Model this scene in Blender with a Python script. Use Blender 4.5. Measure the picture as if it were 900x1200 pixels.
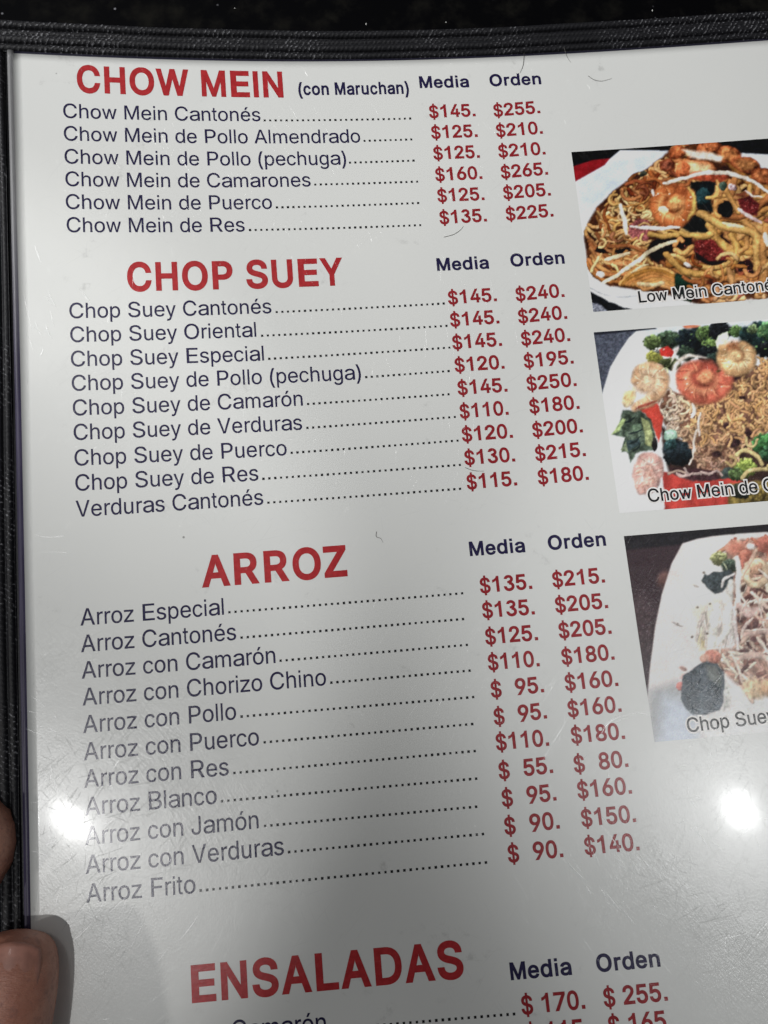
import bpy, math, random
import numpy as np
from mathutils import Vector, Matrix

S = bpy.context.scene
for o in list(bpy.data.objects):
    bpy.data.objects.remove(o)
COL = S.collection
MM = 0.001
rnd = random.Random(7)
nrs = np.random.RandomState(11)

# ---------------------------------------------------------------- camera
cam_d = bpy.data.cameras.new("camera")
cam = bpy.data.objects.new("camera", cam_d)
COL.objects.link(cam)
cam_d.sensor_fit = 'VERTICAL'
cam_d.sensor_height = 36.0
cam_d.lens = 36.0 * 1000.0 / 1200.0
cam_d.clip_start = 0.005
cam_d.clip_end = 50.0
cam.location = (0.052276, -0.132657, 0.186298)
cam.rotation_euler = (0.194986, -0.06115, -0.085)
S.camera = cam

# ---------------------------------------------------------------- dim room light and exposure
W = bpy.data.worlds.new("World")
S.world = W
W.use_nodes = True
W.node_tree.nodes["Background"].inputs[0].default_value = (0.93, 0.96, 1.0, 1)
W.node_tree.nodes["Background"].inputs[1].default_value = 0.065
S.view_settings.view_transform = 'Standard'
S.view_settings.look = 'None'
S.view_settings.exposure = 0.0
S.view_settings.gamma = 1.0

# ---------------------------------------------------------------- restaurant lamps, with added panels and shadow-shaping cones
def lamp(name, loc, target, watts, size, color):
    d = bpy.data.lights.new(name, 'AREA')
    d.shape = 'DISK'
    d.size = size
    d.energy = watts
    d.color = color
    o = bpy.data.objects.new(name, d)
    COL.objects.link(o)
    o.location = loc
    o.rotation_euler = (Vector(target) - Vector(loc)).to_track_quat('-Z', 'Y').to_euler()
    return o
lamp('wall_lamp_low_left', (-1.3, -0.32, 0.75), (0.05, -0.12, 0), 4.0, 0.07, (1, 0.97, 0.94))

def panel(name, loc, turn, sx, sy, watts):
    d = bpy.data.lights.new(name, 'AREA')
    d.shape = 'RECTANGLE'; d.size = sx; d.size_y = sy; d.energy = watts; d.color = (0.95, 0.98, 1.0)
    o = bpy.data.objects.new(name, d); COL.objects.link(o)
    o.location = loc; o.rotation_euler = (0, 0, math.radians(turn))
def cone_lamp(name, loc, aim, watts, cone, blend, radius, color):  # cone edges are added in place of shadows from an unseen phone and hand
    d = bpy.data.lights.new(name, 'SPOT')
    d.energy = watts; d.spot_size = math.radians(cone); d.spot_blend = blend; d.shadow_soft_size = radius; d.color = color
    o = bpy.data.objects.new(name, d); COL.objects.link(o)
    o.location = loc
    o.rotation_euler = (Vector(aim) - o.location).to_track_quat('-Z', 'Y').to_euler()
cone_lamp("wall_lamp_added_cone", (-.45, .25, .62), (.075, .035, 0), 25.5, 27.0, .95, .012, (1, .998, .99))  # added cone fades out low on the page, standing in for a cast shadow
cone_lamp("ceiling_lamp_added_cone", (-0.3739, -0.3872, 1.3), (-.068, -.125, 0), 17.5, 10.2, .14, .012, (1, .998, .99))  # lamp of the left glare; its added cone draws the shadow edge beside it
cone_lamp("ceiling_lamp_added_cone", (0.5614, -0.2931, 1.3), (.196, -.156, 0), 17.0, 10.2, .40, .014, (.99, 1, 1))  # lamp of the right glare; its added cone keeps light off the middle
lamp("ceiling_lamp_shade", (-0.2171, 0.3622, 1.3), (0, 0, 0), .7, .14, (1, 1, .98))
panel("added_panel_left", (-.162, .259, 1.3), -11.3, .5, 1.3, .8)  # added soft light whose reflection brightens the left of the page
panel("added_panel_right", (.64, .216, 1.3), -10, .5, 1.2, .45)  # added soft light; the gap between both panels leaves a darker band


# ---------------------------------------------------------------- page surface: millimetres on the sheet -> metres in the room
ZC = (0.8744, -0.029, -0.1705, 0.4637, 0.0099, -0.826, 0.2833, 0.136, -0.081)
def zpage(u, v):
    """Sag of the limp laminated page (u to the right, v up the page, in mm)."""
    u = np.clip(np.asarray(u, float), -20, 180) * MM
    v = np.clip(np.asarray(v, float), -214, 27) * MM
    a = (u - .06) / .1
    b = (v + .1) / .1
    B = (a*a, a**3, a**4, a*a*b, a**3*b, a*b, b*b, a*b*b, a*a*b*b)
    return sum(c * t for c, t in zip(ZC, B)) * 5.0

def on_page(uv, lift):
    uv = np.asarray(uv, float)
    z = zpage(uv[:, 0], uv[:, 1]) + lift
    return np.column_stack([uv, z]) * MM

# ---------------------------------------------------------------- scene helpers
def link(name, me, mat, parent=None, loc=None):
    o = bpy.data.objects.new(name, me)
    COL.objects.link(o)
    if mat is not None and len(me.materials) == 0:
        me.materials.append(mat)
    if parent is not None:
        o.parent = parent
    if loc is not None:
        o.location = loc
    return o

def tag(o, label=None, cat=None, group=None, kind=None):
    if label: o["label"] = label
    if cat: o["category"] = cat
    if group: o["group"] = group
    if kind: o["kind"] = kind
    return o

def empty(name, loc, label, cat, group=None):
    o = bpy.data.objects.new(name, None)
    o.empty_display_size = 0.01
    COL.objects.link(o)
    o.location = loc
    return tag(o, label, cat, group)

def mesh(name, verts, faces, smooth=False):
    me = bpy.data.meshes.new(name)
    me.from_pydata([tuple(map(float, p)) for p in verts], [], [tuple(map(int, f)) for f in faces])
    me.update()
    if smooth:
        me.polygons.foreach_set("use_smooth", [True] * len(me.polygons))
    return me

def grid_faces(nu, nv):
    i = np.arange(nu - 1)[:, None] * nv + np.arange(nv - 1)[None, :]
    i = i.ravel()
    return np.column_stack([i, i + nv, i + nv + 1, i + 1])

# ---------------------------------------------------------------- materials
def new_mat(name):
    m = bpy.data.materials.new(name)
    m.use_nodes = True
    nt = m.node_tree
    b = nt.nodes["Principled BSDF"]
    return m, nt, b

def N(nt, typ, **kw):
    n = nt.nodes.new(typ)
    for k, v in kw.items():
        if isinstance(k, str) and hasattr(n, k):
            setattr(n, k, v)
    return n

def math_node(nt, op, a, b=None, c=None, clamp=False):
    n = nt.nodes.new("ShaderNodeMath")
    n.operation = op
    n.use_clamp = clamp
    for i, x in enumerate((a, b, c)):
        if x is None: continue
        if isinstance(x, (int, float)): n.inputs[i].default_value = x
        else: nt.links.new(x, n.inputs[i])
    return n.outputs[0]

def noise(nt, vec, scale, detail=2.0, rough=.5, dist=0.0):
    n = nt.nodes.new("ShaderNodeTexNoise")
    n.inputs["Scale"].default_value = scale
    n.inputs["Detail"].default_value = detail
    n.inputs["Roughness"].default_value = rough
    n.inputs["Distortion"].default_value = dist
    if vec is not None: nt.links.new(vec, n.inputs["Vector"])
    return n.outputs["Fac"]

def ramp(nt, fac, a, b, lo=0.0, hi=1.0):
    n = nt.nodes.new("ShaderNodeMapRange")
    n.interpolation_type = 'SMOOTHSTEP'
    n.inputs[1].default_value = a; n.inputs[2].default_value = b
    n.inputs[3].default_value = lo; n.inputs[4].default_value = hi
    nt.links.new(fac, n.inputs[0])
    return n.outputs[0]

def mapping(nt, vec, rot=0.0, scale=(1, 1, 1), loc=(0, 0, 0)):
    n = nt.nodes.new("ShaderNodeMapping")
    n.inputs["Rotation"].default_value = (0, 0, rot)
    n.inputs["Scale"].default_value = scale
    n.inputs["Location"].default_value = loc
    nt.links.new(vec, n.inputs["Vector"])
    return n.outputs[0]

def streak(nt, vec, deg, scale, loc=(0, 0, 0)):
    """Coordinates turned by deg, then squeezed, so noise stretches along that direction."""
    return mapping(nt, mapping(nt, vec, math.radians(-deg)), 0.0, scale, loc)

def mix_col(nt, fac, c1, c2):
    n = nt.nodes.new("ShaderNodeMix")
    n.data_type = 'RGBA'
    if isinstance(fac, float): n.inputs[0].default_value = fac
    else: nt.links.new(fac, n.inputs[0])
    for i, c in ((6, c1), (7, c2)):
        if isinstance(c, tuple): n.inputs[i].default_value = c + ((1,) if len(c) == 3 else ())
        else: nt.links.new(c, n.inputs[i])
    return n.outputs[2]

def srgb(r, g, b, k=1.0):
    f = lambda x: ((x/255 + .055)/1.055)**2.4 if x > 10.3 else x/255/12.92
    return (f(r)*k, f(g)*k, f(b)*k)

def laminate_group():
    """Normals of the scuffed clear laminate: waviness, fine scuffs, long hairline scratches, one bubble."""
    g = bpy.data.node_groups.new("laminate", 'ShaderNodeTree')
    g.interface.new_socket("Coat Normal", in_out='OUTPUT', socket_type='NodeSocketVector')
    g.interface.new_socket("Haze Normal", in_out='OUTPUT', socket_type='NodeSocketVector')
    g.interface.new_socket("Wear", in_out='OUTPUT', socket_type='NodeSocketFloat')
    out = g.nodes.new("NodeGroupOutput")
    tc = g.nodes.new("ShaderNodeTexCoord")
    geo = g.nodes.new("ShaderNodeNewGeometry")
    P = tc.outputs["Object"]
    # long scratches in several directions
    total = None
    wob = g.nodes.new("ShaderNodeTexNoise"); wob.inputs["Scale"].default_value = 45
    g.links.new(P, wob.inputs["Vector"])
    va = g.nodes.new("ShaderNodeVectorMath"); va.operation = 'MULTIPLY_ADD'
    g.links.new(wob.outputs["Color"], va.inputs[0]); va.inputs[1].default_value = (.006, .006, 0)
    g.links.new(P, va.inputs[2])
    PW = va.outputs[0]
    for k, (ang, th) in enumerate(((-62, .685), (52, .69), (10, .72), (-28, .71), (84, .71), (34, .72))):
        m = streak(g, PW, ang, (110, 3000, 1), (k*3.1, k*1.7, k*2.3))
        s = noise(g, m, 1.0, 1.0, .4)
        s = ramp(g, s, th, th + .07)
        total = s if total is None else math_node(g, 'MAXIMUM', total, s)
    patch = ramp(g, noise(g, P, 28, 3, .6), .44, .64, .06, 1.0)
    scr = math_node(g, 'MULTIPLY', total, patch)
    # fine scuffing, short grain
    sc1 = noise(g, streak(g, PW, 48, (500, 1900, 1)), 1.0, 3, .65)
    sc2 = noise(g, streak(g, PW, -57, (550, 2100, 1), (5, 3, 1)), 1.0, 3, .65)
    scuff = math_node(g, 'MULTIPLY', math_node(g, 'ADD', sc1, sc2), patch)
    wave = noise(g, P, 60, 2, .5)
    def bump(h, strength, dist, normal=None):
        b = g.nodes.new("ShaderNodeBump")
        b.inputs["Strength"].default_value = strength
        b.inputs["Distance"].default_value = dist
        g.links.new(h, b.inputs["Height"])
        if normal is not None: g.links.new(normal, b.inputs["Normal"])
        return b.outputs[0]
    nb = bump(wave, 1.0, .000022)
    nc = bump(scuff, 1.0, .000006, nb)
    nc = bump(scr, 1.0, .000012, nc)
    fine = noise(g, P, 2600, 3, .7)
    nh = bump(fine, 1.0, .000016, nb)
    nh = bump(scuff, 1.0, .000032, nh)
    nh = bump(scr, 1.0, .000075, nh)
    g.links.new(nc, out.inputs[0]); g.links.new(nh, out.inputs[1]); g.links.new(scr, out.inputs[2])
    return g
LAM = laminate_group()

def laminate(nt, b, rough=.5):
    """Clear glossy film over whatever is printed."""
    n = nt.nodes.new("ShaderNodeGroup"); n.node_tree = LAM
    b.inputs["Roughness"].default_value = .5
    b.inputs["Specular IOR Level"].default_value = 0.0
    b.inputs["Coat Weight"].default_value = 0.05
    b.inputs["Coat Roughness"].default_value = 0.085
    b.inputs["Coat IOR"].default_value = 1.5
    nt.links.new(n.outputs["Coat Normal"], b.inputs["Coat Normal"])
    gl = nt.nodes.new("ShaderNodeBsdfGlossy")        # hazy lobe of the rubbed plastic
    gl.inputs["Roughness"].default_value = 0.235
    gl.inputs["Color"].default_value = (1, 1, 1, 1)
    nt.links.new(n.outputs["Haze Normal"], gl.inputs["Normal"])
    mx = nt.nodes.new("ShaderNodeMixShader")
    nt.links.new(math_node(nt, 'MULTIPLY_ADD', n.outputs["Wear"], .05, 0.026), mx.inputs[0])
    nt.links.new(b.outputs[0], mx.inputs[1]); nt.links.new(gl.outputs[0], mx.inputs[2])
    nt.links.new(mx.outputs[0], nt.nodes["Material Output"].inputs["Surface"])
    return n

def ink(name, col):
    m, nt, b = new_mat(name)
    laminate(nt, b)
    tc = N(nt, "ShaderNodeTexCoord")
    f = ramp(nt, noise(nt, tc.outputs["Object"], 900, 2), .3, .75)
    c = mix_col(nt, f, col, tuple(min(1, x*1.25 + .004) for x in col))
    nt.links.new(c, b.inputs["Base Color"])
    return m

def mat_paper():
    m, nt, b = new_mat("laminated white paper")
    n = laminate(nt, b)
    tc = N(nt, "ShaderNodeTexCoord"); P = tc.outputs["Object"]
    base = mix_col(nt, noise(nt, P, 18, 3), (.70, .71, .695), (.76, .765, .74))
    # grey rubbed smudges and tiny dirt specks
    sm = math_node(nt, 'MULTIPLY', ramp(nt, noise(nt, P, 95, 4, .6, .6), .60, .72), ramp(nt, noise(nt, P, 420, 4, .7), .48, .7))
    base = mix_col(nt, math_node(nt, 'MULTIPLY', sm, .42), base, (.33, .33, .32))
    vor = N(nt, "ShaderNodeTexVoronoi"); vor.inputs["Scale"].default_value = 130
    nt.links.new(P, vor.inputs["Vector"])
    sp = ramp(nt, vor.outputs["Distance"], .02, .045, 1, 0)
    wn = N(nt, "ShaderNodeTexWhiteNoise"); nt.links.new(vor.outputs["Position"], wn.inputs["Vector"])
    sp = math_node(nt, 'MULTIPLY', sp, ramp(nt, wn.outputs["Value"], .82, .95))
    base = mix_col(nt, math_node(nt, 'MULTIPLY', sp, .75), base, (.18, .18, .17))
    nt.links.new(base, b.inputs["Base Color"])
    return m

def mat_print():
    m, nt, b = new_mat("printed dish picture")
    laminate(nt, b)
    a = N(nt, "ShaderNodeVertexColor"); a.layer_name = "ink"
    nt.links.new(a.outputs["Color"], b.inputs["Base Color"])
    return m

def mat_cover():
    m, nt, b = new_mat("black vinyl")
    tc = N(nt, "ShaderNodeTexCoord")
    v = N(nt, "ShaderNodeTexVoronoi"); v.inputs["Scale"].default_value = 1400
    nt.links.new(tc.outputs["Object"], v.inputs["Vector"])
    bp = N(nt, "ShaderNodeBump"); bp.inputs["Strength"].default_value = .6; bp.inputs["Distance"].default_value = .0001
    nt.links.new(v.outputs["Distance"], bp.inputs["Height"])
    nt.links.new(bp.outputs[0], b.inputs["Normal"])
    b.inputs["Base Color"].default_value = (.008, .008, .012, 1)
    b.inputs["Roughness"].default_value = .5
    b.inputs["Specular IOR Level"].default_value = .3
    return m

def mat_trim(ang, along):
    """Ribbed black tape with a diagonal twill weave and sparkle put in as grey specks."""
    m, nt, b = new_mat("black twill binding tape")
    tc = N(nt, "ShaderNodeTexCoord"); P = tc.outputs["Object"]
    mp = mapping(nt, P, math.radians(ang), (1, 1, 1))
    jit = N(nt, "ShaderNodeTexNoise"); jit.inputs["Scale"].default_value = 700
    nt.links.new(P, jit.inputs["Vector"])
    va = N(nt, "ShaderNodeVectorMath", operation='MULTIPLY_ADD')
    nt.links.new(jit.outputs["Color"], va.inputs[0]); va.inputs[1].default_value = (.0007, .0007, .0002)
    nt.links.new(mp, va.inputs[2])
    w = N(nt, "ShaderNodeTexWave", wave_type='BANDS', bands_direction='X')
    w.inputs["Scale"].default_value = 330; w.inputs["Distortion"].default_value = 1.4
    nt.links.new(va.outputs[0], w.inputs["Vector"])
    gr = noise(nt, P, 1500, 3, .7)
    big = noise(nt, P, 60, 3, .6)
    h = math_node(nt, 'ADD', math_node(nt, 'MULTIPLY', w.outputs["Fac"], .3), gr)
    bp = N(nt, "ShaderNodeBump"); bp.inputs["Strength"].default_value = 1.0; bp.inputs["Distance"].default_value = .00013
    nt.links.new(h, bp.inputs["Height"]); nt.links.new(bp.outputs[0], b.inputs["Normal"])
    tip = math_node(nt, 'MULTIPLY', ramp(nt, w.outputs["Fac"], .55, .9), ramp(nt, gr, .5, .62))
    tip = math_node(nt, 'MULTIPLY', tip, ramp(nt, big, .38, .62))
    c = mix_col(nt, tip, (.005, .005, .007), (.19, .19, .205))  # glints of the weave are put into the colour as pale specks
    nt.links.new(c, b.inputs["Base Color"])
    b.inputs["Roughness"].default_value = .55
    b.inputs["Specular IOR Level"].default_value = .35
    return m

def mat_edge():
    m, nt, b = new_mat("clear plastic page edge")
    tc = N(nt, "ShaderNodeTexCoord"); P = tc.outputs["Object"]
    sx = N(nt, "ShaderNodeSeparateXYZ"); nt.links.new(P, sx.inputs[0])
    y = math_node(nt, 'ADD', sx.outputs[1], math_node(nt, 'MULTIPLY', noise(nt, P, 40, 2), .02))
    f = ramp(nt, y, -.062, -.005)       # paler grey towards the upper end of the edge
    g = ramp(nt, noise(nt, mapping(nt, P, 0, (1800, 60, 1)), 1.0, 3), .3, .7)
    c = mix_col(nt, f, mix_col(nt, g, (.018, .014, .04), (.05, .042, .085)), (.16, .16, .165))
    nt.links.new(c, b.inputs["Base Color"])
    b.inputs["Roughness"].default_value = .5
    b.inputs["Specular IOR Level"].default_value = .25
    b.inputs["Coat Weight"].default_value = .15
    b.inputs["Coat Roughness"].default_value = .3
    return m

def mat_table():
    m, nt, b = new_mat("black polished stone")
    tc = N(nt, "ShaderNodeTexCoord"); P = tc.outputs["Object"]
    v = N(nt, "ShaderNodeTexVoronoi"); v.inputs["Scale"].default_value = 330
    nt.links.new(P, v.inputs["Vector"])
    wn = N(nt, "ShaderNodeTexWhiteNoise"); nt.links.new(v.outputs["Position"], wn.inputs["Vector"])
    sp = math_node(nt, 'MULTIPLY', ramp(nt, v.outputs["Distance"], .05, .16, 1, 0), ramp(nt, wn.outputs["Value"], .86, 1.0))
    c = mix_col(nt, ramp(nt, noise(nt, P, 90, 5, .65), .45, .75), (.002, .002, .0025), (.010, .0095, .008))
    c = mix_col(nt, math_node(nt, 'MULTIPLY', sp, .8), c, (.22, .22, .24))
    nt.links.new(c, b.inputs["Base Color"])
    b.inputs["Roughness"].default_value = .42
    b.inputs["Specular IOR Level"].default_value = .03
    return m

def mat_skin():
    m, nt, b = new_mat("skin")
    tc = N(nt, "ShaderNodeTexCoord"); P = tc.outputs["Object"]
    c = mix_col(nt, ramp(nt, noise(nt, P, 130, 4, .6), .3, .7), (.37, .155, .105), (.48, .235, .165))
    c = mix_col(nt, ramp(nt, noise(nt, P, 700, 3, .6), .5, .75), c, (.30, .135, .10))
    nt.links.new(c, b.inputs["Base Color"])
    b.inputs["Roughness"].default_value = .48
    b.inputs["Subsurface Weight"].default_value = .12
    b.inputs["Subsurface Radius"].default_value = (.0025, .001, .0006)
    b.inputs["Subsurface Scale"].default_value = 1.0
    fine = noise(nt, mapping(nt, P, .3, (900, 2200, 1500)), 1.0, 4, .6)
    wr = noise(nt, mapping(nt, P, .1, (140, 520, 140)), 1.0, 3, .6)
    bp = N(nt, "ShaderNodeBump"); bp.inputs["Strength"].default_value = .8; bp.inputs["Distance"].default_value = .00022
    nt.links.new(math_node(nt, 'ADD', fine, wr), bp.inputs["Height"])
    nt.links.new(bp.outputs[0], b.inputs["Normal"])
    return m

def mat_plain(name, col, rough=.5, coat=0.0, spec=.5):
    m, nt, b = new_mat(name)
    tc = N(nt, "ShaderNodeTexCoord")
    c = mix_col(nt, ramp(nt, noise(nt, tc.outputs["Object"], 500, 3), .3, .7), col, tuple(x*.75 for x in col))
    nt.links.new(c, b.inputs["Base Color"])
    b.inputs["Roughness"].default_value = rough
    b.inputs["Coat Weight"].default_value = coat
    b.inputs["Specular IOR Level"].default_value = spec
    return m

def mat_scratch():
    """Raised whitish burr of a scratch in the clear film."""
    m, nt, b = new_mat("scratched clear film")
    nt.nodes.remove(b)
    tc = N(nt, "ShaderNodeTexCoord")
    gl = N(nt, "ShaderNodeBsdfGlossy"); gl.inputs["Roughness"].default_value = .36
    tr = N(nt, "ShaderNodeBsdfTransparent"); mx = N(nt, "ShaderNodeMixShader")
    nt.links.new(ramp(nt, noise(nt, tc.outputs["Object"], 900, 3, .7), .3, .7, .05, .26), mx.inputs[0])
    nt.links.new(tr.outputs[0], mx.inputs[1]); nt.links.new(gl.outputs[0], mx.inputs[2])
    nt.links.new(mx.outputs[0], nt.nodes["Material Output"].inputs["Surface"])
    return m

M = {
    'paper': mat_paper(), 'print': mat_print(), 'cover': mat_cover(),
    'trim_top': mat_trim(35, 0), 'trim_side': mat_trim(-55, 1), 'edge': mat_edge(), 'table': mat_table(),
    'skin': mat_skin(), 'nail': mat_plain("fingernail", (.43, .20, .15), .42, .08),
    'red': ink("red heading ink", (.37, .020, .024)), 'price': ink("dark red price ink", (.26, .014, .020)),
    'navy': ink("blue black text ink", (.013, .010, .050)), 'black': ink("black ink", (.010, .010, .012)),
    'white_ink': ink("white outline ink", (.74, .72, .70)),
    'scratch': mat_scratch(), 'hair': mat_plain("dark hair", (.10, .09, .08), .5), 'crumb': mat_plain("white crumb", (.6, .6, .58), .7),
}

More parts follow.
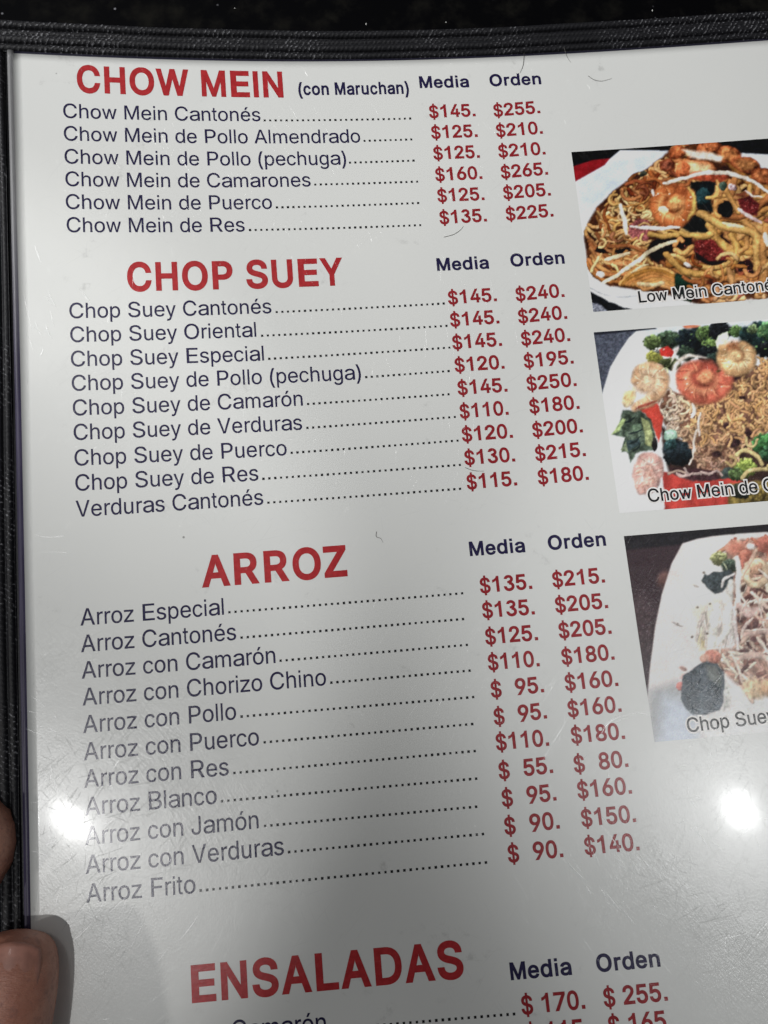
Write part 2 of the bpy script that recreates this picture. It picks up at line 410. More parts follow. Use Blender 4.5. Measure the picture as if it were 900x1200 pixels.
# ---------------------------------------------------------------- letter outlines and printed layout
GLYPH_TEXT = '''
RA|667|14,0 122,0 191,197 476,197 547,0 654,0 389,718 277,718|271,424 302,519 333,627 363,521 395,424 444,287 223,287
RB|667|349,408 184,408 184,628 352,628 396,624 431,614 458,597 476,576 487,551 491,523 486,490 473,462 451,439 422,422 388,411|184,90 184,321 364,321 410,316 448,304 479,284 502,258 516,228 520,195 516,167 504,142 484,121 454,104 412,94 359,90|74,718 74,0 362,0 419,3 470,11 513,25 548,45 577,68 599,96 620,143 627,195 621,247 603,291 575,325 541,351 504,368 475,374 500,382 531,398 558,420 579,448 593,483 597,525 590,576 570,623 536,662 489,692 450,707 405,715 354,718
RC|722|49,285 63,218 87,158 119,106 159,62 205,27 258,1 315,-14 377,-19 433,-15 485,-2 533,18 575,46 613,81 643,123 665,171 681,231 576,231 564,192 548,163 528,137 503,116 476,99 445,87 412,80 377,78 335,81 296,92 260,110 228,135 200,167 177,205 160,250 150,301 147,359 150,416 160,468 177,513 200,551 227,583 259,608 296,626 335,637 377,640 412,638 445,631 476,619 503,602 528,581 548,556 564,526 576,487 681,487 665,548 642,596 612,637 575,672 532,700 484,721 432,733 377,737 315,732 258,716 205,691 159,655 119,612 87,559 63,499 49,432 44,359
RE|667|205,90 205,318 584,318 584,408 205,408 205,628 612,628 612,718 86,718 86,0 616,0 616,90
RF|611|200,0 200,307 547,307 547,398 200,398 200,628 583,628 583,718 86,718 86,0
RJ|500|17,201 21,152 31,108 49,70 75,38 117,6 166,-13 223,-19 279,-13 329,6 371,38 396,70 414,108 424,152 428,201 428,718 332,718 332,201 329,162 319,130 302,105 280,87 254,76 223,72 192,76 165,87 143,105 126,130 116,162 113,201 113,245 17,245
RL|556|76,718 76,0 537,0 537,90 184,90 184,718
RM|833|73,718 73,0 166,0 166,462 159,604 205,450 220,408 376,0 458,0 611,408 627,451 646,508 673,607 666,460 666,0 761,0 761,718 630,718 463,267 450,227 418,120 402,178 387,228 373,267 204,718
RO|778|59,218 85,158 119,106 160,62 209,27 264,1 325,-14 390,-19 455,-14 515,1 570,27 619,62 660,106 694,158 719,218 734,285 739,359 734,432 719,499 694,559 660,612 619,655 570,691 515,716 455,732 390,737 325,732 264,716 209,691 160,655 119,612 85,559 59,499 44,432 39,359 44,285|180,205 162,249 151,301 147,359 151,417 162,468 180,513 204,552 233,583 267,608 305,626 346,637 390,640 433,637 474,626 512,608 546,584 575,552 599,514 617,469 628,417 631,359 628,301 617,249 599,204 575,166 546,134 512,110 474,92 433,81 390,78 346,81 305,92 267,110 233,135 204,166
RP|667|195,0 195,258 355,258 412,261 461,272 504,289 540,312 570,339 593,372 615,427 622,489 615,550 593,605 570,637 540,665 504,688 461,705 412,715 355,718 86,718 86,0|195,628 350,628 404,624 445,610 476,589 497,561 509,527 513,489 509,450 497,416 476,388 445,366 404,353 351,348 195,348
RR|722|202,0 202,275 371,275 384,275 552,0 684,0 502,294 527,302 565,323 596,349 620,380 643,434 651,495 643,556 620,610 596,641 565,668 527,689 482,705 430,715 371,718 88,718 88,0|367,366 202,366 202,628 366,628 422,624 465,611 498,592 520,565 533,533 537,495 533,457 520,426 498,400 466,381 423,370
RS|667|69,115 90,81 116,52 149,27 188,7 256,-12 335,-19 392,-16 443,-7 488,9 527,30 560,56 586,86 605,120 616,157 620,196 615,243 598,282 574,315 543,341 508,362 470,379 398,401 320,421 256,442 226,457 200,477 184,501 178,533 183,563 197,590 221,612 253,630 292,641 338,645 380,641 418,632 450,616 476,594 493,567 502,530 609,530 604,573 591,608 572,640 531,680 478,711 414,731 341,737 268,731 203,711 165,692 133,667 106,638 86,605 74,568 70,528 76,481 94,441 124,406 164,377 214,353 273,334 366,309 442,284 472,269 494,250 508,226 513,197 507,163 490,133 463,109 427,90 384,79 335,75 292,78 251,88 217,105 189,128 170,157 161,199 49,199 56,152
RV|667|305,198 274,294 125,718 20,718 281,0 390,0 647,718 542,718 397,294 366,199 336,92
Ra|556|64,61 97,28 140,4 191,-10 246,-15 294,-12 335,-1 369,14 395,32 415,52 423,64 423,-3 530,-3 530,349 524,403 507,447 480,480 447,504 410,520 372,531 334,536 299,538 250,535 202,525 155,509 114,484 79,450 50,401 155,373 168,396 184,413 205,429 232,442 264,450 302,453 339,450 369,441 392,427 408,409 418,385 421,354 418,340 408,331 389,325 361,320 274,311 190,298 150,288 113,273 82,253 57,227 41,193 36,151 43,102|160,105 149,124 145,147 150,172 162,191 182,205 208,216 272,229 359,239 404,248 421,253 421,193 417,162 403,134 381,108 350,88 310,75 262,70 229,73 201,80 177,90
Rc|500|43,160 59,117 82,78 109,46 142,20 179,0 220,-11 264,-15 301,-12 336,-4 369,9 398,27 424,49 446,76 463,107 477,147 389,170 381,145 371,127 359,111 345,97 328,86 309,78 288,73 264,71 234,74 208,83 185,97 158,127 138,166 127,211 123,261 127,311 138,356 158,395 185,426 208,440 234,449 264,452 288,450 309,445 327,437 344,426 358,413 370,398 379,381 387,357 475,380 461,419 444,449 422,476 396,498 367,515 335,528 301,535 264,538 220,534 179,523 142,503 109,477 82,445 59,406 43,362 33,314 30,261 33,208
Rd|556|38,212 47,162 63,118 84,79 110,46 141,20 176,0 215,-11 257,-15 301,-11 336,2 363,21 384,42 409,78 409,-4 499,-4 499,718 406,718 406,457 384,488 364,509 337,527 301,540 257,544 215,541 177,529 142,510 111,484 85,452 63,413 48,369 38,320 35,266|133,214 129,267 133,319 145,365 165,403 192,432 227,451 269,457 311,451 345,433 372,405 392,367 404,321 408,267 404,212 391,165 372,126 344,97 310,79 269,73 227,79 193,98 165,128 145,167
Re|556|43,208 53,160 70,117 93,78 122,46 157,20 197,0 242,-11 291,-15 343,-11 390,3 431,24 465,52 491,86 510,131 417,154 404,126 388,106 369,91 347,80 321,73 292,71 247,76 210,91 179,116 156,151 141,194 138,230 516,230 516,270 511,336 496,393 473,439 443,476 407,504 367,523 325,534 282,538 235,534 193,522 154,502 121,476 92,443 70,404 53,360 43,312 40,260|138,312 141,334 154,371 175,404 203,430 239,446 282,452 323,447 358,430 384,405 404,370 416,329 417,312
Rg|556|60,-99 81,-134 106,-162 137,-186 176,-204 221,-216 274,-220 333,-215 387,-199 419,-182 446,-160 469,-133 486,-100 496,-61 499,-17 499,531 410,531 410,448 386,482 365,503 338,521 303,534 260,538 219,534 181,523 146,504 115,478 89,446 68,408 52,364 43,316 40,263 43,209 53,162 68,119 90,83 116,52 147,28 181,11 218,0 258,-3 302,1 337,13 364,30 384,50 407,84 407,-12 403,-51 391,-81 371,-105 344,-121 312,-131 274,-134 237,-131 207,-122 183,-109 165,-92 136,-54|137,213 133,265 137,315 149,360 168,397 196,426 230,444 272,451 313,445 347,427 373,399 393,362 405,317 409,265 405,212 393,167 373,131 346,105 313,89 272,84 230,89 196,106 169,133 149,169
Rh|556|65,718 65,0 159,0 159,320 163,362 176,396 195,422 221,442 251,453 285,457 317,454 345,443 367,425 383,400 393,369 397,332 397,0 491,0 491,340 485,402 468,454 440,494 404,523 359,540 309,545 270,542 235,531 203,513 175,487 156,457 159,718
Ri|222|67,0 155,0 155,523 67,523|67,618 155,618 155,718 67,718
Rl|222|67,0 155,0 155,718 67,718
Rm|833|160,0 160,330 164,367 176,397 194,421 217,438 244,448 272,451 299,448 322,440 342,426 357,408 366,386 370,360 370,0 464,0 464,343 468,373 478,399 494,421 515,437 542,448 573,451 611,445 644,428 661,410 671,384 674,351 674,0 769,0 769,354 763,410 746,456 719,492 684,518 643,533 598,538 557,534 519,522 486,503 457,477 436,446 435,439 435,444 419,475 397,502 369,522 337,534 299,538 265,534 232,524 202,506 176,481 155,449 154,434 158,529 65,529 65,0
Rn|556|159,0 159,316 163,357 176,390 195,417 221,436 251,447 285,451 317,448 345,437 367,419 383,395 393,364 397,328 397,0 491,0 491,335 485,397 468,448 440,487 404,516 359,532 309,538 270,534 235,524 203,506 175,480 153,448 156,531 65,531 65,0
Ro|556|49,161 65,117 89,79 117,47 151,21 189,1 231,-10 278,-14 324,-10 367,1 406,21 439,47 468,79 491,118 508,161 518,209 521,261 518,314 508,362 491,406 468,445 439,477 406,503 367,523 324,534 278,538 231,534 189,523 151,503 117,477 89,445 65,406 49,362 38,314 35,261 38,209|147,167 135,212 131,261 135,311 147,357 168,396 196,426 219,440 246,449 278,452 309,449 337,440 360,426 389,395 409,356 421,311 425,261 421,212 409,167 389,128 360,98 337,84 309,75 278,72 246,75 219,84 196,98 168,128
Rp|556|58,531 58,-207 150,-207 150,70 173,37 193,16 220,-3 255,-15 298,-20 340,-16 378,-4 412,15 443,41 469,74 490,113 505,157 514,206 517,260 514,314 505,363 489,407 468,446 443,478 412,504 377,523 339,534 298,538 254,534 219,521 192,503 172,482 148,447 148,531|165,159 152,207 148,261 152,315 164,361 184,399 211,427 245,445 286,451 328,445 362,426 389,397 408,359 420,313 424,261 420,208 408,162 388,123 361,93 327,74 286,68 245,74 211,92 184,121
Rr|333|163,531 77,531 77,0 166,0 166,330 169,363 180,391 198,414 221,432 249,442 280,446 309,444 332,441 332,536 288,538 245,532 207,513 177,484 163,457
Rs|500|48,87 72,51 105,22 146,1 193,-11 247,-15 307,-10 359,6 403,31 436,64 457,104 464,149 460,184 448,215 427,242 398,265 361,283 316,296 234,315 195,327 168,342 154,361 149,385 152,403 161,420 178,435 212,450 255,455 285,453 310,445 329,433 350,410 366,378 456,398 439,441 417,474 388,501 351,521 306,534 254,538 199,533 150,518 108,494 76,463 56,424 50,380 54,344 66,312 87,285 116,263 154,245 199,231 288,210 322,200 345,185 358,167 363,144 360,125 349,108 332,93 295,76 246,70 203,75 168,90 150,105 137,125 126,155 32,136
Rt|278|14,541 14,456 80,456 80,134 83,93 94,58 112,30 136,9 166,-3 201,-7 228,-5 257,2 242,86 220,81 204,80 182,83 168,94 161,112 158,141 158,456 246,456 246,541 158,541 158,669 80,669 80,541
Ru|556|68,523 68,188 74,126 91,76 118,36 155,7 198,-9 248,-15 286,-12 320,-1 352,16 380,42 402,75 399,-8 489,-8 489,523 396,523 396,207 392,166 379,133 360,106 335,87 306,76 272,72 240,75 213,86 191,104 174,128 164,159 161,195 161,523
Rw|722|213,102 197,191 171,295 109,523 14,523 167,0 255,0 339,307 362,412 384,308 403,236 468,0 556,0 709,523 614,523 552,295 525,189 509,103 494,190 468,295 408,523 316,523 256,295 229,189
Ry|500|72,-120 51,-203 79,-211 115,-214 149,-211 180,-201 207,-183 231,-159 251,-128 268,-90 489,523 391,523 284,209 255,114 250,86 245,114 217,209 110,523 11,523 203,-10 188,-55 176,-85 162,-106 147,-119 130,-125 112,-126
Rz|500|31,69 31,0 469,0 469,87 165,87 460,450 460,523 40,523 40,436 334,436
R(|333|72,167 83,92 101,17 141,-95 199,-207 299,-207 256,-114 225,-35 201,38 184,108 174,175 171,241 175,316 186,396 204,479 229,563 260,646 299,733 199,733 162,663 131,586 105,501 85,413 72,325 68,241
R)|333|78,-112 34,-207 134,-207 191,-96 232,15 250,91 261,166 265,241 261,325 248,413 229,501 202,586 171,663 134,733 34,733 74,646 104,563 129,479 147,396 158,316 162,241 159,176 149,110 133,41 109,-33
Ré|556|43,207 53,159 70,116 93,78 122,46 157,20 197,0 242,-11 291,-15 343,-11 390,3 431,24 465,52 491,86 510,130 417,153 404,125 388,106 369,90 347,79 321,73 292,71 247,76 210,91 179,116 156,150 141,193 138,229 516,229 516,268 511,335 496,391 473,437 443,474 407,502 367,521 325,532 282,535 235,531 193,520 154,500 121,473 92,441 70,402 53,358 43,310 40,258|138,311 141,332 154,370 175,402 203,428 239,444 282,450 323,444 358,428 384,402 404,368 416,327 417,311|315,585 413,734 305,734 234,585
Ró|556|49,160 65,117 89,79 117,47 151,21 189,1 231,-10 278,-14 324,-10 367,1 406,21 439,47 468,79 491,117 508,160 518,208 521,260 518,313 508,361 491,404 468,443 439,475 406,501 367,520 324,532 278,535 231,532 189,520 151,501 117,475 89,443 65,404 49,361 38,313 35,260 38,208|147,166 135,211 131,260 135,310 147,355 168,394 196,424 219,438 246,447 278,450 309,447 337,438 360,424 389,394 409,355 421,309 425,260 421,211 409,166 389,127 360,97 337,83 309,75 278,72 246,75 219,83 196,97 168,127|313,585 410,734 303,734 232,585
R.|278|87,0 191,0 191,106 87,106
BA|722|20,0 181,0 246,183 476,183 542,0 702,0 432,718 288,718|295,320 327,411 357,499 360,545 362,501 392,410 425,320
BC|722|44,359 49,287 62,220 86,161 117,108 157,64 203,28 255,2 312,-14 373,-19 428,-15 479,-2 527,19 570,47 607,83 638,126 660,175 684,268 533,268 517,215 505,192 490,173 471,156 450,143 426,134 400,128 374,126 340,129 310,138 282,152 257,172 235,197 217,228 203,266 195,309 192,359 195,409 203,452 217,489 235,521 257,546 281,566 309,580 340,589 374,592 401,590 426,584 450,575 471,562 490,546 505,526 517,503 533,450 684,450 660,543 637,592 607,635 570,671 527,700 479,720 427,733 373,737 312,732 255,716 203,690 157,654 117,610 86,557 62,497 49,431
BD|722|76,718 76,0 325,0 395,5 460,19 518,43 569,77 611,120 643,170 667,228 680,291 685,360 680,429 667,492 644,549 611,599 570,641 521,675 464,699 401,713 334,718|230,138 230,580 325,580 372,577 410,569 442,555 469,535 492,511 509,482 522,447 530,406 533,360 530,314 522,273 509,237 491,207 468,183 440,164 407,150 366,141 317,138
BE|667|247,138 247,294 591,294 591,431 247,431 247,580 617,580 617,718 76,718 76,0 621,0 621,138
BH|722|71,0 220,0 220,298 502,298 502,0 651,0 651,718 502,718 502,435 220,435 220,718 71,718
BI|278|64,0 214,0 214,718 64,718
BL|611|76,718 76,0 583,0 583,138 241,138 241,718
BM|833|69,718 69,0 209,0 208,396 361,0 473,0 624,395 623,0 765,0 765,718 598,718 436,284 423,246 420,224 400,284 236,718
BN|722|217,0 217,406 216,454 196,525 225,441 257,388 505,0 654,0 654,718 506,718 507,263 217,718 69,718 69,0
BO|778|49,287 63,220 88,160 122,108 163,64 211,28 266,2 326,-14 389,-19 453,-14 513,2 568,28 616,64 657,108 690,161 715,221 729,287 734,359 729,431 715,497 690,557 657,610 616,654 568,690 513,716 453,732 389,737 326,732 266,716 211,690 163,654 122,610 88,557 63,497 49,431 44,359|211,265 202,309 199,359 202,409 211,452 226,490 245,521 268,547 294,566 324,580 355,589 389,592 424,589 455,581 484,566 510,547 533,522 552,490 567,453 576,409 579,359 576,309 567,265 552,228 533,196 510,171 484,152 455,137 424,129 389,126 355,129 324,138 294,152 268,171 245,197 226,228
BP|667|234,0 234,239 354,239 408,242 459,252 504,270 541,294 573,324 597,359 620,416 627,479 620,542 597,599 573,634 541,663 503,687 459,704 408,715 354,718 76,718 76,0|234,581 347,581 391,577 421,567 442,552 457,533 466,509 469,479 466,449 457,424 442,404 421,390 391,380 347,376 234,376
BR|722|234,0 234,254 348,254 495,0 677,0 510,285 503,282 541,304 573,332 598,366 621,422 628,484 621,547 598,604 573,638 542,666 504,689 459,705 409,715 355,718 76,718 76,0|234,392 234,581 348,581 392,577 423,568 444,554 458,537 467,514 470,485 467,456 458,434 444,417 424,404 393,395 349,392
BS|667|65,122 86,86 115,54 149,28 190,7 259,-13 337,-19 393,-16 444,-6 491,10 531,32 565,59 593,91 613,127 625,167 629,208 623,258 606,301 579,337 546,365 510,386 472,403 404,425 332,443 275,461 252,473 234,487 225,501 221,520 224,539 234,556 249,572 273,584 303,593 339,596 373,593 402,586 426,574 444,559 455,541 468,490 623,490 613,564 600,601 579,636 536,678 480,710 415,730 342,737 269,731 204,711 164,690 130,665 102,634 80,598 67,558 63,515 70,465 89,420 121,382 164,352 214,328 271,309 356,287 423,265 446,253 461,240 469,227 471,209 468,186 456,167 437,149 411,136 377,127 337,123 302,126 270,134 244,146 225,162 212,182 199,238 39,238 51,161
BU|722|72,248 76,200 88,154 108,111 136,73 170,41 211,15 257,-4 307,-15 362,-19 416,-15 466,-4 512,15 553,41 587,73 615,111 635,154 647,200 651,248 651,718 503,718 503,258 498,219 486,187 466,161 439,141 405,128 362,124 319,128 284,141 257,161 237,187 224,219 220,258 220,718 72,718
BW|944|8,718 205,0 351,0 472,443 593,0 738,0 936,718 783,718 665,259 544,718 400,718 279,260 160,718
BY|667|15,718 265,291 265,0 403,0 403,291 653,718 492,718 362,491 336,443 345,422 335,440 326,423 334,443 307,491 176,718
BZ|611|27,107 27,0 586,0 586,146 244,145 221,117 243,145 214,145 244,146 269,179 582,610 582,718 25,718 25,572 364,573 390,604 366,573 395,573 366,572 346,546
Ba|556|58,67 93,31 138,6 189,-9 244,-14 293,-11 335,0 370,16 379,23 379,-3 527,-3 527,348 521,403 503,449 475,484 441,511 403,528 364,539 327,544 293,546 245,543 197,533 151,516 108,490 72,454 30,381 175,342 196,378 207,391 222,402 241,412 266,419 295,421 323,418 344,412 359,403 369,392 375,376 377,353 377,350 367,347 345,344 266,335 188,323 149,312 112,297 78,276 52,246 34,208 29,163 36,112|188,135 182,145 179,159 182,175 189,185 200,194 218,202 272,213 352,223 395,231 415,238 378,214 378,204 374,180 364,159 348,140 326,125 297,115 259,112 234,113 213,119 198,126
Bc|556|37,213 48,165 65,121 89,82 119,49 154,22 194,2 238,-10 285,-14 325,-11 363,-3 398,10 430,29 458,53 482,80 501,113 524,176 393,209 378,167 371,154 361,142 350,132 337,124 323,118 305,114 286,113 261,115 240,121 224,131 201,155 185,186 175,223 171,265 175,308 185,346 201,377 224,400 240,411 261,417 286,419 305,418 322,414 337,408 349,401 360,391 369,380 376,367 391,327 523,360 499,423 480,454 456,482 428,505 396,522 362,535 325,543 285,546 238,542 194,530 154,510 118,483 89,450 65,410 48,366 37,318 34,265
Bd|611|34,272 37,218 47,169 64,124 88,84 117,50 152,22 192,2 235,-10 282,-14 332,-10 373,5 405,25 411,31 411,-3 551,-3 551,718 409,718 409,515 405,518 373,538 332,552 283,556 236,552 192,540 153,520 118,493 88,459 65,419 48,375 37,325|260,120 232,134 210,157 193,188 182,227 178,273 182,317 192,356 209,386 231,408 259,422 295,427 329,422 357,409 379,388 396,358 406,319 410,273 406,226 395,186 378,155 356,134 329,120 295,116
Be|556|23,264 26,213 37,165 54,121 79,82 109,49 146,22 188,2 235,-10 287,-14 341,-10 390,4 433,26 470,56 498,92 528,161 394,193 374,152 362,138 348,127 331,119 311,114 287,112 251,116 221,128 197,147 179,174 167,208 166,214 525,214 525,274 520,339 505,396 480,444 448,482 410,511 367,531 323,542 277,546 229,542 184,530 143,509 107,482 77,448 54,408 37,364 26,316|216,403 244,415 277,420 311,415 336,404 357,385 372,358 379,336 169,336 177,358 194,383
Bh|611|65,718 65,0 210,0 210,322 214,356 224,382 239,402 259,416 284,424 313,427 339,425 360,417 377,404 390,387 398,364 401,333 401,0 546,0 546,342 540,404 520,458 488,502 445,533 394,551 337,557 293,553 252,542 215,522 191,502 210,718
Bi|278|69,0 209,0 209,532 69,532|69,599 209,599 209,725 69,725
Bn|611|65,539 65,0 210,0 210,315 214,349 224,375 239,394 259,408 284,416 313,419 339,416 360,409 377,397 390,379 398,357 401,326 401,0 546,0 546,336 540,397 520,450 488,492 445,522 394,540 337,546 293,542 252,531 215,512 195,495 207,539
Bo|611|38,213 49,165 68,121 93,82 125,49 163,22 207,2 254,-10 306,-14 357,-10 405,2 449,22 487,49 519,82 545,121 563,165 574,213 578,265 574,318 563,366 545,410 519,450 487,483 449,510 405,530 357,542 306,546 254,542 207,530 163,510 125,483 93,450 68,410 49,366 38,318 34,265|186,223 182,265 186,308 197,346 214,377 239,400 257,411 279,417 306,419 333,417 355,411 374,400 398,377 416,345 427,307 431,265 427,223 416,186 398,155 374,132 356,121 333,115 306,113 279,115 257,121 238,131 214,155 197,186
Br|389|202,0 202,328 206,354 214,375 228,391 247,404 269,412 297,415 323,413 373,406 373,544 303,546 253,540 208,519 200,512 200,539 64,539 64,0
Bu|611|66,532 66,196 72,136 92,83 124,40 167,10 218,-8 274,-14 317,-10 358,1 395,19 416,37 403,-7 545,-7 545,532 401,532 401,217 397,183 387,157 371,138 351,124 327,116 299,113 272,116 251,123 234,136 222,153 214,175 210,206 210,532
B0|556|35,275 44,212 59,154 81,104 109,61 143,27 183,1 229,-14 278,-19 328,-14 373,1 413,27 447,61 475,104 497,154 512,212 521,275 524,345 521,415 512,479 496,536 475,586 447,629 413,664 373,690 327,705 278,710 229,705 184,690 144,664 109,629 82,586 60,536 44,479 35,415 32,345|165,272 161,345 165,419 177,479 195,525 219,558 236,570 256,578 278,581 301,578 320,570 338,557 354,538 368,512 379,480 391,419 395,345 391,272 379,211 368,179 354,153 338,134 320,121 301,113 278,110 256,113 236,121 219,134 203,153 189,179 177,211
B1|556|238,0 378,0 378,710 264,710 247,655 208,612 150,572 69,545 69,421 140,442 196,472 238,506
B2|556|32,529 26,459 164,459 170,516 179,539 193,557 211,571 235,580 265,583 293,580 317,572 336,560 350,544 359,524 363,499 360,476 352,453 339,430 319,404 257,337 26,99 26,0 511,0 511,128 235,128 343,237 395,292 435,339 465,381 485,421 497,460 500,500 497,538 487,574 470,608 434,650 386,683 330,703 267,710 203,703 146,683 112,661 83,635 59,603 42,568
B3|556|98,44 142,13 193,-9 248,-19 305,-18 360,-5 410,18 452,51 485,91 507,137 516,186 512,236 495,284 467,327 428,363 403,377 430,401 456,435 473,473 480,513 477,554 464,594 442,630 412,661 375,685 333,702 288,710 242,709 197,700 155,682 119,657 90,625 70,588 58,548 190,530 194,542 202,553 212,563 226,571 241,576 258,579 275,580 292,577 308,572 322,564 333,555 342,544 346,532 347,519 345,507 338,495 329,485 316,476 302,470 285,466 268,465 268,443 203,443 203,338 268,338 268,334 271,334 271,278 296,276 319,269 340,259 358,246 370,229 378,211 380,193 375,174 366,157 351,142 332,129 310,121 286,116 261,115 237,119 214,127 194,139 179,154 168,171 163,189 164,208 28,227 27,177 39,128 63,83
B4|556|27,239 27,136 316,136 316,0 442,0 442,136 526,136 526,265 442,265 442,464 316,464 316,265 179,265 423,710 286,710
B5|556|82,698 39,317 157,304 185,325 209,335 237,342 264,344 296,341 323,329 346,312 363,288 374,259 378,226 374,193 363,165 347,142 325,125 299,114 269,110 243,113 219,121 200,133 185,149 174,167 164,213 27,213 42,129 67,79 104,38 152,7 207,-13 269,-19 314,-15 357,-5 396,13 430,37 460,66 484,101 502,140 512,182 516,227 512,278 499,324 477,366 449,403 414,433 374,455 328,469 280,474 240,471 203,461 191,455 203,569 484,569 484,698
B6|556|34,184 45,141 62,102 86,67 115,37 150,13 189,-5 231,-16 276,-19 320,-16 362,-5 401,12 435,36 464,65 488,99 506,137 517,179 520,223 517,267 507,308 491,345 469,378 441,405 408,428 371,444 331,453 287,457 254,454 251,453 458,710 295,710 133,478 86,403 55,341 37,284 31,230|174,192 171,225 174,257 185,284 200,305 221,322 246,332 276,335 305,332 330,321 350,305 366,283 377,256 380,223 377,192 366,164 350,142 329,125 305,114 276,111 246,114 222,125 201,142 185,164
B7|556|528,588 528,698 25,698 25,571 362,571 53,0 212,0
B8|556|113,369 122,362 104,351 74,319 51,281 37,238 32,192 36,153 46,116 65,82 89,52 118,27 153,7 212,-13 278,-19 344,-13 402,7 437,27 467,52 491,82 509,115 520,153 524,192 519,239 504,282 481,319 452,351 433,363 442,369 467,398 485,432 496,468 500,508 497,545 487,580 470,613 435,654 390,684 337,704 278,710 218,704 165,684 120,654 85,613 68,580 58,545 55,508 59,468 70,431 88,398|278,419 252,422 230,430 212,442 199,458 191,478 189,501 191,525 199,544 212,559 229,571 251,579 278,581 305,579 327,571 344,559 356,544 364,525 366,502 364,478 355,458 342,442 325,430 304,422|246,289 278,292 309,289 336,279 359,264 375,245 385,223 388,197 385,172 376,152 361,135 340,122 312,113 278,110 243,113 215,122 194,135 179,152 170,172 167,197 170,223 180,245 197,264 219,279
B9|556|30,468 33,424 43,383 59,346 82,313 110,286 143,263 180,247 221,238 265,234 297,237 300,238 93,-19 257,-19 419,213 467,288 498,350 516,407 522,461 519,507 508,550 490,589 467,624 437,654 403,678 364,696 321,707 276,710 231,707 189,696 150,679 115,655 86,626 62,592 44,554 33,512|247,359 222,370 201,386 185,408 175,435 171,468 175,499 185,527 201,549 222,566 247,577 276,580 306,577 331,566 351,549 367,527 378,499 381,466 378,434 367,408 351,386 331,369 305,359 276,356
B$|556|51,101 68,67 92,38 121,14 155,-6 212,-25 230,-27 230,-115 326,-115 326,-28 369,-19 408,-4 442,17 470,42 493,72 510,106 520,143 523,182 518,229 504,269 482,302 454,328 424,349 393,364 326,387 326,560 338,556 360,544 376,528 387,509 397,464 517,464 510,526 499,561 481,593 445,633 399,663 344,682 326,684 326,775 230,775 230,683 221,682 166,664 133,645 105,621 82,592 64,558 53,521 50,481 55,434 71,392 98,357 133,328 175,305 230,286 230,99 218,103 194,115 176,132 164,154 154,204 30,204 39,138|175,464 172,485 175,506 184,525 199,542 220,555 230,558 230,419 223,421 201,433 185,448|345,104 326,99 327,255 356,244 376,232 391,218 399,203 402,183 398,158 387,137 369,119
B.|278|64,0 214,0 214,146 64,146
B(|333|314,-208 258,-82 230,-9 209,58 194,122 186,182 183,242 186,311 196,384 212,460 234,538 261,614 314,734 165,734 123,652 94,577 70,495 51,410 39,324 35,242 38,170 49,97 66,23 104,-85 165,-208
B)|333|298,242 294,324 282,409 264,495 239,577 210,652 168,734 19,734 72,614 99,538 121,460 137,384 147,311 150,242 148,184 139,124 125,61 104,-7 76,-80 19,-208 168,-208 228,-87 266,21 284,95 294,169
'''
# where each printed line starts and ends on the sheet, mm (u0, v0, u1, v1)
HEADINGS = [
    ('CHOW MEIN', (3.2, 6.8, 51.04, 6.33)),
    ('CHOP SUEY', (12.72, -42.3, 62.01, -42.41)),
    ('ARROZ', (26.08, -110.71, 57.61, -110.62)),
    ('ENSALADAS', (20.39, -192.86, 74.68, -193.2)),
]
COLUMNS = [
    ('Media', (84.54, 8.31, 96.87, 8.07)),
    ('Media', (84.3, -39.94, 96.73, -40.06)),
    ('Media', (84.95, -108.31, 97.38, -108.39)),
    ('Media', (83.87, -194.44, 96.2, -194.49)),
    ('Orden', (102.07, 8.09, 114.98, 7.97)),
    ('Orden', (101.99, -39.91, 115.0, -40.0)),
    ('Orden', (102.6, -108.37, 115.59, -108.43)),
    ('Orden', (101.29, -194.46, 114.11, -194.53)),
]
NOTE = ('(con Maruchan)', (54.69, 7.0, 81.77, 6.86))
